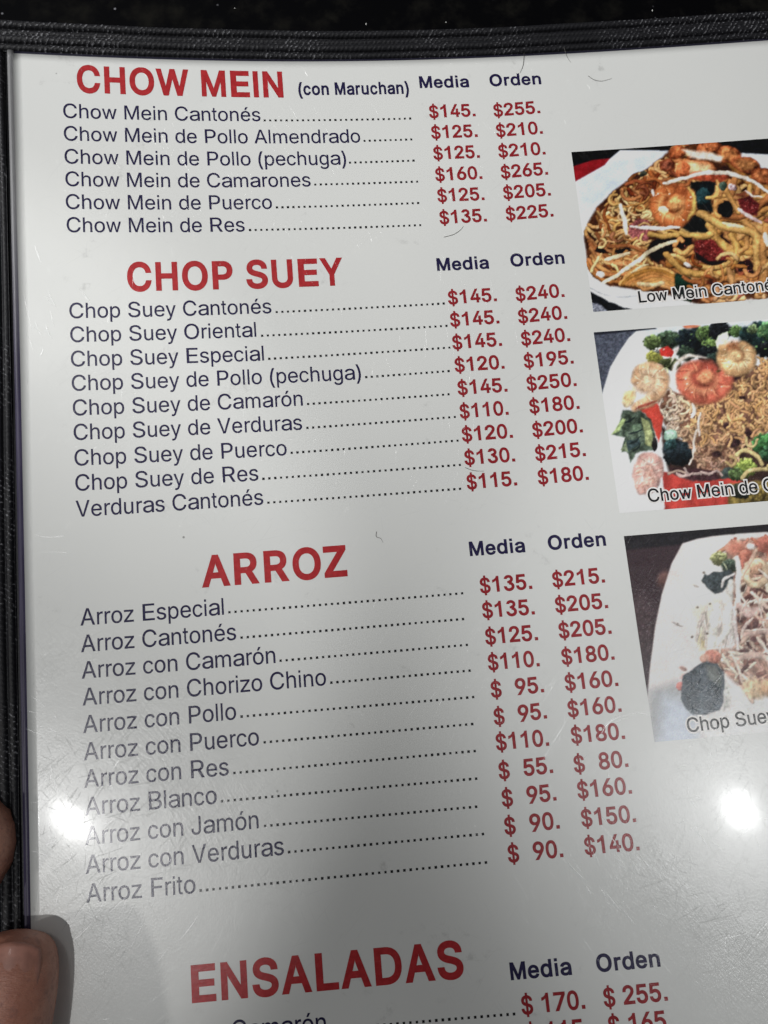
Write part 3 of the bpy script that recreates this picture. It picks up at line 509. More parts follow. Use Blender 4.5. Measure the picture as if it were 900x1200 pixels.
DISHES = [
    ('Chow Mein Cantonés', (-0.05, 0.28, 45.15, 0.14), (45.86, 0.07, 81.67, -0.09)),
    ('Chow Mein de Pollo Almendrado', (-0.07, -5.37, 68.75, -5.86), (69.49, -5.69, 81.44, -5.7)),
    ('Chow Mein de Pollo (pechuga)', (-0.08, -11.09, 64.9, -11.56), (65.54, -11.35, 81.46, -11.34)),
    ('Chow Mein de Camarones', (-0.05, -16.66, 55.98, -17.04), (56.81, -16.84, 81.83, -16.92)),
    ('Chow Mein de Puerco', (-0.11, -22.25, 46.5, -22.58), (47.36, -22.49, 81.58, -22.51)),
    ('Chow Mein de Res', (-0.08, -27.88, 39.81, -28.16), (40.77, -28.07, 81.57, -28.27)),
    ('Chop Suey Cantonés', (-0.05, -48.4, 44.77, -48.57), (45.68, -48.6, 85.26, -48.45)),
    ('Chop Suey Oriental', (-0.02, -53.99, 40.97, -54.15), (42.03, -54.22, 85.36, -54.04)),
    ('Chop Suey Especial', (-0.02, -59.63, 42.37, -59.93), (43.31, -59.83, 85.52, -59.44)),
    ('Chop Suey de Pollo (pechuga)', (0.01, -65.22, 64.17, -65.61), (65.11, -65.42, 84.75, -65.15)),
    ('Chop Suey de Camarón', (0.08, -70.86, 50.46, -71.09), (51.39, -71.04, 84.19, -70.76)),
    ('Chop Suey de Verduras', (0.11, -76.41, 49.95, -76.72), (50.86, -76.64, 85.08, -76.26)),
    ('Chop Suey de Puerco', (0.14, -82.15, 46.13, -82.44), (46.95, -82.2, 85.14, -81.89)),
    ('Chop Suey de Res', (0.17, -87.74, 39.51, -87.8), (40.35, -87.76, 85.09, -87.61)),
    ('Verduras Cantonés', (0.11, -93.49, 40.27, -93.33), (41.12, -93.23, 84.56, -93.13)),
    ('Arroz Especial', (0.45, -116.83, 30.45, -116.85), (31.37, -116.68, 82.59, -116.61)),
    ('Arroz Cantonés', (0.43, -122.4, 32.8, -122.4), (33.67, -122.29, 82.18, -122.23)),
    ('Arroz con Camarón', (0.43, -127.89, 40.83, -128.0), (41.65, -127.85, 82.43, -127.85)),
    ('Arroz con Chorizo Chino', (0.46, -133.41, 51.28, -133.56), (52.12, -133.36, 82.45, -133.36)),
    ('Arroz con Pollo', (0.44, -139.01, 31.93, -138.97), (32.8, -138.75, 82.62, -138.97)),
    ('Arroz con Puerco', (0.44, -144.5, 36.4, -144.61), (37.3, -144.43, 81.8, -144.53)),
    ('Arroz con Res', (0.39, -149.93, 29.81, -150.11), (30.7, -150.05, 81.73, -150.09)),
    ('Arroz Blanco', (0.46, -155.41, 27.09, -155.54), (27.88, -155.41, 81.43, -155.67)),
    ('Arroz con Jamón', (0.31, -161.21, 35.37, -161.19), (36.42, -161.1, 80.81, -161.26)),
    ('Arroz con Verduras', (0.26, -166.72, 40.22, -166.78), (41.02, -166.63, 81.63, -166.73)),
    ('Arroz Frito', (0.26, -172.2, 21.99, -172.45), (22.77, -172.33, 81.62, -172.28)),
    ('Camarón', (27.92, -200.31, 46.47, -200.42), (47.4, -200.35, 83.98, -200.79)),
]
PRICES = [
    ('$145.', (86.19, 0.17, 97.66, 0.1)),
    ('$125.', (86.19, -5.42, 97.61, -5.49)),
    ('$125.', (86.19, -11.01, 97.56, -11.1)),
    ('$160.', (86.11, -16.69, 97.6, -16.72)),
    ('$125.', (86.1, -22.21, 97.53, -22.32)),
    ('$135.', (86.07, -27.97, 97.52, -27.93)),
    ('$145.', (86.11, -48.5, 97.7, -48.41)),
    ('$145.', (86.06, -54.05, 97.69, -53.99)),
    ('$145.', (86.0, -59.66, 97.68, -59.58)),
    ('$120.', (86.0, -65.21, 97.65, -65.2)),
    ('$145.', (86.13, -70.8, 97.71, -70.82)),
    ('$110.', (86.05, -76.45, 97.34, -76.37)),
    ('$120.', (85.97, -81.96, 97.69, -81.9)),
    ('$130.', (85.99, -87.46, 97.57, -87.51)),
    ('$115.', (85.92, -93.14, 97.36, -93.09)),
    ('$135.', (86.36, -116.67, 97.94, -116.64)),
    ('$135.', (86.29, -122.11, 97.82, -122.28)),
    ('$125.', (86.31, -127.87, 97.83, -127.89)),
    ('$110.', (86.29, -133.37, 97.5, -133.48)),
    ('$  95.', (86.25, -139.14, 97.77, -139.01)),
    ('$  95.', (86.25, -144.86, 97.68, -144.49)),
    ('$110.', (86.1, -150.1, 97.41, -150.12)),
    ('$  55.', (86.01, -155.94, 97.54, -155.67)),
    ('$  95.', (86.04, -161.48, 97.54, -161.22)),
    ('$  90.', (85.93, -167.0, 97.48, -166.79)),
    ('$  90.', (86.0, -172.43, 97.48, -172.37)),
    ('$ 170.', (85.32, -200.76, 98.02, -200.8)),
    ('$ 115.', (85.55, -205.93, 98.25, -205.95)),
    ('$255.', (102.15, -0.21, 113.81, 0.08)),
    ('$210.', (102.2, -5.71, 113.79, -5.51)),
    ('$210.', (102.18, -11.23, 113.81, -11.12)),
    ('$265.', (102.19, -16.87, 113.8, -16.54)),
    ('$205.', (102.18, -22.34, 113.82, -22.11)),
    ('$225.', (102.19, -27.94, 113.78, -27.63)),
    ('$240.', (102.22, -48.68, 113.9, -48.42)),
    ('$240.', (102.19, -54.27, 113.85, -53.97)),
    ('$240.', (102.25, -59.85, 113.86, -59.53)),
    ('$195.', (102.25, -65.36, 113.95, -65.12)),
    ('$250.', (102.25, -70.91, 113.93, -70.64)),
    ('$180.', (102.23, -76.43, 113.9, -76.2)),
    ('$200.', (102.25, -82.1, 113.91, -81.85)),
    ('$215.', (102.21, -87.74, 113.85, -87.49)),
    ('$180.', (102.16, -93.26, 113.79, -93.07)),
    ('$215.', (102.5, -116.69, 114.2, -116.59)),
    ('$205.', (102.41, -122.29, 114.1, -122.25)),
    ('$205.', (102.47, -127.9, 114.05, -127.85)),
    ('$180.', (102.35, -133.55, 113.9, -133.44)),
    ('$160.', (102.36, -139.08, 113.91, -139.05)),
    ('$160.', (102.21, -144.63, 113.81, -144.47)),
    ('$180.', (102.21, -150.08, 113.71, -150.12)),
    ('$  80.', (102.0, -155.98, 113.57, -155.82)),
    ('$160.', (102.04, -161.23, 113.51, -161.23)),
    ('$150.', (102.07, -166.83, 113.51, -166.88)),
    ('$140.', (101.98, -172.32, 113.39, -172.42)),
    ('$ 255.', (101.78, -200.8, 114.57, -200.74)),
    ('$ 165.', (101.99, -205.88, 114.74, -205.84)),
]
PHOTOS = [
    ((120.2, 174, -10.9, -52.7), ((35.8, 106.0), (984.5, 40.4), (132.4, 808.3), (1115.8, 734.8)), 0.62),
    ((119.6, 174, -57.8, -101.3), ((24.4, 83.5), (1166.2, -2.5), (154.2, 991.4), (1345.5, 894.1)), 0.6),
    ((119.8, 174, -106.6, -151.3), ((26.1, 101.8), (1241.8, 1.5), (183.5, 1155.4), (1461.1, 1040.8)), 0.55),
]
CAPTIONS = [
    ('Low Mein Cantonés', (131.45, -51.23, 149.56, -50.85), 4.05),
    ('Chow Mein de Camarones', (126.58, -99.3, 147.17, -99.14), 4.1),
    ('Chop Suey', (127.24, -149.92, 137.86, -149.61), 4.05),
]
HAIRS = [
    ([(111.58, 16.9), (110.99, 13.6), (109.87, 11.28)], 0.1, 'straight hair running from the black edge down to the letter n of the top Orden'),
    ([(121.86, 17.75), (122.22, 15.34), (123.06, 13.38)], 0.1, "short bent hair on the page's top edge above the empty white margin"),
    ([(126.91, 9.56), (128.47, 8.27), (130.36, 7.9), (132.81, 8.45)], 0.05, 'curved hair lying on the white margin above the noodle photo'),
    ([(86.66, -31.4), (88.98, -30.87), (90.73, -29.86), (91.67, -28.8)], 0.05, 'pale curved hair under the first group of prices'),
    ([(85.96, -88.07), (87.45, -88.78), (88.78, -89.08), (90.14, -89.19)], 0.05, 'faint curved hair just above the price $115.'),
    ([(64.69, -101.2), (64.59, -102.34), (65.51, -102.8), (65.99, -103.79)], 0.05, 'tiny kinked hair between the headings ARROZ and Media'),
]
SCRATCHES = [
    (17.79, -181.44, 22.78, -175.99, -0.045, 0.061),
    (-2.14, -174.67, 1.07, -171.21, -0.027, 0.053),
    (13.67, -184.77, 16.07, -182.19, -0.026, 0.045),
    (7.2, -174.67, 8.44, -172.0, 0.034, 0.049),
    (1.97, -175.5, 6.62, -169.18, 0.048, 0.054),
    (8.51, -175.34, 9.88, -173.19, 0.007, 0.053),
    (1.63, -173.75, 4.41, -171.43, -0.005, 0.04),
    (-4.73, -177.16, -2.8, -174.06, -0.005, 0.04),
    (4.81, -174.66, 8.65, -171.56, 0.025, 0.043),
    (8.5, -181.98, 11.75, -176.85, 0.02, 0.043),
    (14.31, -169.35, 16.12, -167.75, 0.057, 0.038),
    (-3.28, -179.72, 1.39, -176.15, -0.003, 0.055),
    (-3.02, -164.07, -2.2, -162.32, 0.022, 0.063),
    (-5.66, -172.17, -5.14, -170.03, 0.041, 0.062),
    (0.47, -173.28, 0.95, -169.62, 0.016, 0.062),
    (5.71, -166.6, 7.17, -168.12, 0.027, 0.037),
    (1.48, -170.62, 4.13, -166.81, -0.002, 0.058),
    (-4.56, -155.64, -3.2, -154.3, 0.047, 0.033),
    (-5.47, -164.57, -3.64, -163.68, 0.018, 0.056),
    (0.22, -155.37, 2.69, -152.61, -0.008, 0.063),
    (8.61, -165.35, 12.05, -163.52, -0.019, 0.061),
    (-4.0, -167.55, -2.16, -167.22, 0.041, 0.054),
    (-4.95, -169.36, -2.67, -168.52, 0.045, 0.045),
    (4.07, -157.7, 6.0, -156.68, 0.056, 0.059),
    (0.98, -174.37, 0.22, -169.86, -0.034, 0.033),
    (-1.96, -165.1, -1.2, -162.81, -0.008, 0.04),
    (-7.86, -161.18, -5.44, -158.85, 0.056, 0.038),
    (0.76, -158.32, -0.8, -154.46, 0.041, 0.055),
    (-8.33, -163.59, -4.89, -166.16, 0.039, 0.048),
    (-4.33, -159.53, -3.08, -159.81, -0.007, 0.061),
    (-7.53, -160.39, -5.1, -159.56, 0.014, 0.05),
    (-8.45, -165.74, -7.47, -167.0, 0.036, 0.04),
    (-5.6, -157.27, -4.69, -156.8, -0.005, 0.031),
    (-10.57, -161.16, -7.13, -162.4, 0.023, 0.05),
    (-5.61, -157.63, -5.25, -160.55, -0.033, 0.035),
    (-6.83, -157.8, -6.66, -155.49, -0.027, 0.063),
    (-1.89, -156.35, -3.0, -155.82, -0.059, 0.045),
    (-0.94, -163.99, 0.23, -164.54, 0.059, 0.04),
    (-5.8, -148.75, -6.65, -145.98, -0.039, 0.06),
    (-1.98, -148.84, -2.92, -146.16, -0.005, 0.054),
    (-5.87, -148.7, -8.35, -144.77, -0.03, 0.038),
    (-5.9, -146.27, -6.24, -144.9, -0.01, 0.055),
    (-7.15, -149.21, -6.22, -151.29, 0.02, 0.062),
    (-6.34, -147.77, -5.88, -145.78, 0.044, 0.062),
    (1.41, -148.43, 1.61, -146.64, -0.045, 0.049),
    (-8.56, -147.27, -6.14, -145.79, 0.035, 0.054),
    (-3.01, -152.52, -3.47, -149.37, -0.006, 0.06),
    (4.18, -159.91, 3.27, -158.87, -0.048, 0.045),
    (-6.27, -146.29, -8.79, -148.82, 0.047, 0.047),
    (-2.26, -158.32, -2.44, -155.52, -0.028, 0.052),
    (-3.68, -145.96, -4.82, -145.5, 0.009, 0.056),
    (-6.58, -151.7, -10.62, -151.84, 0.009, 0.042),
    (-3.18, -149.61, -5.83, -146.29, -0.055, 0.035),
    (-4.5, -151.36, -5.62, -148.09, 0.004, 0.049),
    (-5.21, -151.11, -6.31, -149.74, -0.009, 0.062),
    (111.64, -171.89, 113.93, -175.81, -0.013, 0.042),
    (107.26, -172.13, 109.99, -175.5, 0.031, 0.04),
    (109.4, -170.47, 112.71, -178.27, 0.046, 0.03),
    (101.69, -168.75, 104.87, -175.27, 0.05, 0.044),
    (107.13, -176.65, 109.05, -178.8, -0.001, 0.043),
    (107.36, -168.6, 109.95, -173.95, 0.029, 0.054),
    (98.12, -173.45, 101.69, -177.62, -0.016, 0.061),
    (104.29, -178.41, 108.22, -184.1, -0.019, 0.048),
    (99.05, -172.45, 100.92, -176.31, 0.02, 0.035),
    (105.72, -166.07, 110.28, -172.97, -0.017, 0.064),
    (112.03, -173.13, 116.09, -177.3, 0.057, 0.044),
    (101.05, -178.09, 102.15, -180.18, 0.052, 0.058),
    (120.96, -179.55, 123.41, -181.26, -0.047, 0.056),
    (115.15, -185.36, 115.95, -187.21, -0.039, 0.06),
    (114.05, -182.75, 115.21, -184.02, 0.034, 0.045),
    (122.06, -181.3, 123.89, -182.65, 0.041, 0.059),
    (108.04, -173.78, 110.0, -175.84, -0.045, 0.051),
    (104.43, -178.62, 105.92, -183.09, -0.032, 0.036),
    (107.72, -182.51, 110.35, -186.74, -0.009, 0.047),
    (115.54, -184.63, 117.05, -185.48, -0.047, 0.059),
    (132.45, -166.63, 134.26, -168.32, 0.027, 0.042),
    (129.57, -167.73, 130.96, -167.03, -0.052, 0.039),
    (129.99, -167.22, 130.37, -170.04, 0.019, 0.057),
    (125.33, -163.02, 126.4, -165.06, -0.003, 0.06),
    (131.05, -153.6, 131.16, -155.7, 0.057, 0.062),
    (121.33, -168.27, 124.31, -167.17, -0.001, 0.054),
    (124.51, -168.91, 124.9, -169.77, -0.03, 0.046),
    (133.73, -171.7, 137.36, -169.99, 0.008, 0.033),
    (124.99, -169.05, 126.76, -168.69, -0.031, 0.061),
    (126.92, -169.45, 127.88, -170.11, 0.012, 0.058),
    (126.38, -162.55, 128.14, -163.71, -0.028, 0.035),
    (126.97, -150.24, 127.8, -152.5, -0.019, 0.033),
    (141.93, -166.9, 142.06, -167.86, 0.024, 0.052),
    (125.05, -160.58, 125.3, -162.26, 0.057, 0.039),
    (127.87, -171.6, 130.7, -174.42, 0.053, 0.042),
    (125.79, -169.52, 128.01, -173.28, -0.025, 0.056),
    (134.54, -178.68, 136.83, -181.6, -0.034, 0.048),
    (137.62, -167.2, 141.26, -168.93, -0.048, 0.042),
    (130.8, -166.48, 133.86, -168.26, -0.042, 0.034),
    (140.47, -167.85, 143.71, -171.01, 0.03, 0.054),
    (130.73, -169.56, 132.33, -171.51, -0.01, 0.034),
    (128.1, -175.25, 129.32, -176.66, -0.007, 0.052),
    (137.53, -171.12, 138.77, -175.92, -0.025, 0.056),
    (102.8, -150.16, 103.67, -148.74, 0.037, 0.052),
    (129.48, -159.7, 131.87, -156.66, 0.042, 0.042),
    (108.65, -158.39, 109.45, -155.92, -0.007, 0.052),
    (126.57, -152.9, 127.9, -152.76, 0.049, 0.055),
    (123.59, -157.1, 125.74, -157.02, 0.007, 0.04),
    (102.73, -154.8, 105.31, -152.43, -0.013, 0.041),
    (106.33, -164.99, 107.49, -166.7, 0.009, 0.064),
    (-5.7, -55.05, -6.4, -57.09, 0.022, 0.043),
    (-8.43, -49.57, -6.87, -51.1, 0.009, 0.057),
    (-4.06, -46.55, -3.36, -50.46, 0.01, 0.064),
    (-4.96, -43.29, -3.32, -45.84, 0.002, 0.031),
    (-9.0, -52.09, -7.71, -56.17, 0.017, 0.041),
    (-5.49, -42.86, -3.75, -43.64, 0.005, 0.055),
    (-4.47, -41.81, -2.36, -46.54, -0.027, 0.049),
    (-5.11, -49.6, -3.69, -53.31, -0.055, 0.062),
    (-11.1, -137.0, -8.21, -138.57, 0.019, 0.06),
    (-7.04, -137.26, -4.49, -138.46, 0.038, 0.031),
    (-8.99, -136.71, -7.75, -136.8, -0.019, 0.055),
    (-9.08, -135.08, -8.22, -135.88, 0.024, 0.041),
    (-10.01, -130.51, -6.84, -133.38, 0.057, 0.055),
    (-10.66, -133.36, -8.47, -134.09, -0.052, 0.04),
    (-5.39, -134.34, -4.86, -136.21, 0.06, 0.064),
    (-7.1, -30.78, -5.71, -35.46, 0.003, 0.06),
    (-7.32, -48.81, -5.85, -52.89, -0.028, 0.054),
    (-9.77, -42.88, -8.05, -51.84, 0.026, 0.036),
    (2.52, -41.63, 4.92, -45.6, 0.031, 0.06),
    (2.49, -44.74, 3.67, -47.71, 0.032, 0.034),
    (1.63, -40.79, 4.63, -45.59, 0.036, 0.031),
    (-8.82, -96.63, -2.65, -97.55, -0.059, 0.064),
    (-7.18, -100.81, -0.89, -101.4, 0.051, 0.047),
    (-5.1, -97.49, -2.03, -97.41, 0.015, 0.046),
    (108.36, -149.32, 115.02, -145.29, 0.16, 0.17),
    (114.66, -145.26, 120.74, -146.49, 0.13, 0.12),
    (108.77, -149.01, 114.84, -145.27, 0.2, 0.08),
    (111.38, -147.46, 116.01, -146.08, 0.15, 0.06),
]
CRUMBS = [
    (72.59, 25.2, 0.35, 'largest white crumb on the black edge above the heading CHOW MEIN', 1.2),
    (146.57, 28.45, 0.3, "white crumb at the photo's top margin above the noodle photo", -2),
    (40.56, 32.17, 0.2, 'tiny white crumb at the top margin near the left', -2),
    (93.24, 27.98, 0.22, 'small white crumb on the black table above Media', -2),
]

# ================================================================ setting
def slab(name, x0, x1, y0, y1, z, mat, parent=None, th=.02):
    v = [(x0,y0,z-th),(x1,y0,z-th),(x1,y1,z-th),(x0,y1,z-th),(x0,y0,z),(x1,y0,z),(x1,y1,z),(x0,y1,z)]
    f = [(3,2,1,0),(4,5,6,7),(0,1,5,4),(1,2,6,5),(2,3,7,6),(3,0,4,7)]
    return link(name, mesh(name, v, f), mat, parent)
tag(slab("tabletop", -.6, .8, -.7, .5, -.034, M['table'], th=.03), kind="structure")

# ================================================================ menu cover
U0, U1, V0, V1 = -10.7, 203.0, -262.0, 16.05      # the printed sheet, mm
cover = empty("menu_cover", (0, 0, 0), "black vinyl menu cover with ribbed woven binding tape along its top and left edges", "menu cover")

def sheet_mesh(name, us, vs, lift, thick=None):
    """A sheet that follows the sag of the page; thick adds an underside and a rim."""
    uu, vv = np.meshgrid(us, vs, indexing='ij')
    L = lift(uu, vv) if callable(lift) else np.full(uu.shape, lift)
    p = np.column_stack([uu.ravel(), vv.ravel(), (zpage(uu, vv) + L).ravel()]) * MM
    f = grid_faces(len(us), len(vs))
    if thick is None:
        return mesh(name, p, f, True)
    n = len(p); q = p.copy(); q[:, 2] -= thick * MM
    nv = len(vs); nu = len(us)
    ring = [i*nv for i in range(nu)] + [(nu-1)*nv + j for j in range(1, nv)] + [i*nv + nv-1 for i in range(nu-2, -1, -1)] + [j for j in range(nv-2, 0, -1)]
    rim = [(ring[(k+1) % len(ring)], ring[k], ring[k]+n, ring[(k+1) % len(ring)]+n) for k in range(len(ring))]
    fs = [tuple(a) for a in f] + [tuple(a[::-1] + n) for a in f] + [r[::-1] for r in rim]
    me = mesh(name, np.vstack([p, q]), fs)
    me.polygons.foreach_set("use_smooth", [True]*len(f) + [False]*(len(fs)-len(f)))
    return me

link("cover_board", sheet_mesh("cover_board", np.linspace(-19.5, 209, 58), np.linspace(-268, 25.6, 74), -1.5, 2.2), M['cover'], cover)

def bumps(t, spec):
    z = np.zeros_like(t)
    for c, w, h in spec:
        z = np.maximum(z, h * np.sqrt(np.clip(1 - ((t - c) / w) ** 2, 0, 1)))
    return z
tv = np.linspace(17.25, 25.3, 66)
top_spec = ((24.05, 1.0, 1.0), (22.1, .75, .55), (20.4, 1.05, .95), (18.3, .85, .75))
uu = np.linspace(-19.3, 208.8, 116)
wob = 0.22*np.sin(uu/17.) + .12*np.sin(uu/6.3+1)
link("binding_tape", sheet_mesh("binding_tape", uu, tv,
     lambda a, b: -1.15 + bumps(b - np.interp(a, uu, wob)*.6, top_spec), 1.4), M['trim_top'], cover)
su = np.linspace(-19.3, -12.95, 52)
side_spec = ((-18.2, 1.0, .9), (-15.9, .95, .8), (-13.75, .8, .85))
link("binding_tape", sheet_mesh("binding_tape", su, np.linspace(-267, 17.2, 150),
     lambda a, b: -1.15 + bumps(a + .2*np.sin(b/23.), side_spec), 1.4), M['trim_side'], cover)

# ================================================================ menu page
page = empty("menu_page", (0, 0, 0), "white laminated menu page with red section headings, price columns and three dish photos", "menu page")
link("sheet", sheet_mesh("sheet", np.linspace(U0, U1, 110), np.linspace(V0, V1, 142), 0.0, .35), M['paper'], page)
# plastic rim of the sleeve, a rounded strip on the left and a thin one along the top
eu = np.linspace(-12.15, -10.72, 9)
link("clear_edge", sheet_mesh("clear_edge", eu, np.linspace(V0, 17.1, 142),
     lambda a, b: -.75 + .55*np.sqrt(np.clip(1-((a+11.4)/.78)**2, 0, 1)), .4), M['edge'], page)
link("clear_edge", sheet_mesh("clear_edge", np.linspace(-10.7, U1, 110), np.linspace(16.08, 17.15, 7),
     lambda a, b: -.9 + .4*np.sqrt(np.clip(1-((b-16.6)/.6)**2, 0, 1)), .4), mat_plain("dark plastic edge", (.010, .009, .024), .3, .6), page)

# ---------------------------------------------------------------- lettering
GLYPHS = {}
for row in GLYPH_TEXT.strip("\n").split("\n"):
    k = row[:2]; adv, *cs = row[3:].split("|")
    cs = [np.array([[float(z) for z in q.split(",")] for q in c.split()]) / 1000 for c in cs]
    GLYPHS[k] = (float(adv) / 1000, cs)

def poly_area(p):
    return .5*np.sum(p[:, 0]*np.roll(p[:, 1], -1) - np.roll(p[:, 0], -1)*p[:, 1])

def poly_offset(p, d):
    e1 = p - np.roll(p, 1, 0); e2 = np.roll(p, -1, 0) - p
    n1 = np.stack([e1[:, 1], -e1[:, 0]], 1) / np.hypot(*e1.T)[:, None]
    n2 = np.stack([e2[:, 1], -e2[:, 0]], 1) / np.hypot(*e2.T)[:, None]
    m = n1 + n2
    return p + d * m * (2/np.maximum((m*m).sum(1), 1.0))[:, None]

def inside(pt, q):
    x, y = pt
    a, b = q, np.roll(q, -1, 0)
    c = (a[:, 1] > y) != (b[:, 1] > y)
    with np.errstate(divide='ignore', invalid='ignore'):
        xi = (b[:, 0]-a[:, 0])*(y-a[:, 1])/(b[:, 1]-a[:, 1]) + a[:, 0]
    return bool((c & (x < xi)).sum() % 2)

_cache = {}
def glyph_mesh(key, grow=0.0):
    """Triangles of one letter: [(points, faces, layer)], solid outlines that overlap get a layer each."""
    ck = (key, grow)
    if ck in _cache: return _cache[ck]
    adv, cs = GLYPHS[key]
    solids = [c for c in cs if poly_area(c) > 0]
    holes = [c for c in cs if poly_area(c) <= 0]
    out = []
    for i, s in enumerate(solids):
        hs = [h for h in holes if inside(h[0], s) and min([abs(poly_area(t)) for t in solids if inside(h[0], t)]) == abs(poly_area(s))]
        ps = [s] + hs
        if grow: ps = [poly_offset(p, grow) for p in ps]
        if grow: ps = [ps[0]] + [h for h in ps[1:] if poly_area(h) < -.002]
        cu = bpy.data.curves.new("outline", 'CURVE')
        cu.dimensions = '2D'; cu.fill_mode = 'BOTH'; cu.resolution_u = 1
        for p in ps:
            sp = cu.splines.new('POLY'); sp.points.add(len(p)-1); sp.use_cyclic_u = True
            sp.points.foreach_set("co", np.column_stack([p, np.zeros(len(p)), np.ones(len(p))]).astype(np.float32).ravel())
        co = bpy.data.objects.new("outline", cu)
        me = co.to_mesh()
        pv = np.empty(len(me.vertices)*3); me.vertices.foreach_get("co", pv)
        fs = [tuple(f.vertices) for f in me.polygons]
        out.append((pv.reshape(-1, 3)[:, :2].copy(), fs, i))
        co.to_mesh_clear(); bpy.data.objects.remove(co); bpy.data.curves.remove(cu)
    _cache[ck] = (adv, out)
    return _cache[ck]

def ink_extent(st, text):
    x = 0; L = R = None
    for c in text:
        if c == ' ': x += .278; continue
        adv, cs = GLYPHS[st + c]
        p = np.vstack(cs)
        if L is None: L = x + p[:, 0].min()
        R = x + p[:, 0].max(); x += adv
    return L, R

def lettering(name, text, st, line, em, mat, parent, lift=.03, grow=0.0, label=None, only=None):
    """One printed line: ink from (u0, v0) to (u1, v1) on the page, letters em mm tall."""
    u0, v0, u1, v1 = line
    L, R = ink_extent(st, text)
    sx = (u1 - u0) / (R - L) if only is None else only
    x = 0; V = []; F = []; n = 0
    for c in text:
        if c == ' ': x += .278; continue
        adv, parts = glyph_mesh(st + c, grow)
        for p, t, lay in parts:
            q = np.column_stack([u0 + (p[:, 0] + x - L) * sx, p[:, 1] * em])
            q[:, 1] += v0 + (q[:, 0] - u0) * (v1 - v0) / (u1 - u0)
            V.append(on_page(q, lift + lay * .006)); F += [tuple(i + n for i in f) for f in t]; n += len(p)
        x += adv
    me = mesh(name, np.vstack(V), F)
    # face up
    if len(me.polygons):
        nz = np.empty(len(me.polygons)*3); me.polygons.foreach_get("normal", nz)
        if nz[2::3].mean() < 0: me.flip_normals()
    o = link(name, me, mat, parent)
    if label: o["label"] = label
    return o

def dots(line, parent, em=4.75, label=None):
    u0, v0, u1, v1 = line
    n = max(2, int(round((u1-u0)/1.318)) + 1)
    V = []; F = []
    s = .255
    for k in range(n):
        t = k/(n-1); u = u0 + s + (u1-u0-2*s)*t; v = v0 + (v1-v0)*t + s
        a = s*rnd.uniform(.9, 1.06)
        q = np.array([(u-a, v-a*1.02), (u+a, v-a*1.02), (u+a, v+a*1.02), (u-a, v+a*1.02)])
        V.append(on_page(q, .03)); F.append((4*k, 4*k+1, 4*k+2, 4*k+3))
    o = link("leader_dots", mesh("leader_dots", np.vstack(V), F), M['black'], parent)
    return o

for text, line in HEADINGS:
    lettering("section_heading", text, "B", line, 9.72, M['red'], page, label="red section heading reading " + text)
for text, line in COLUMNS:
    lettering("column_heading", text, "B", line, 4.55, M['navy'], page, label="bold dark column heading reading " + text)
lettering("heading_note", NOTE[0], "B", NOTE[1], 4.75, M['navy'], page, label="condensed dark note in round brackets beside the top heading")
for text, line, dline in DISHES:
    lettering("dish_name", text, "R", line, 5.0, M['navy'], page, label="dark menu line reading " + text)
    dots(dline, page)
for text, line in PRICES:
    lettering("price", text, "B", line, 4.95, M['price'], page, label="dark red price reading " + text.replace("  ", " "))

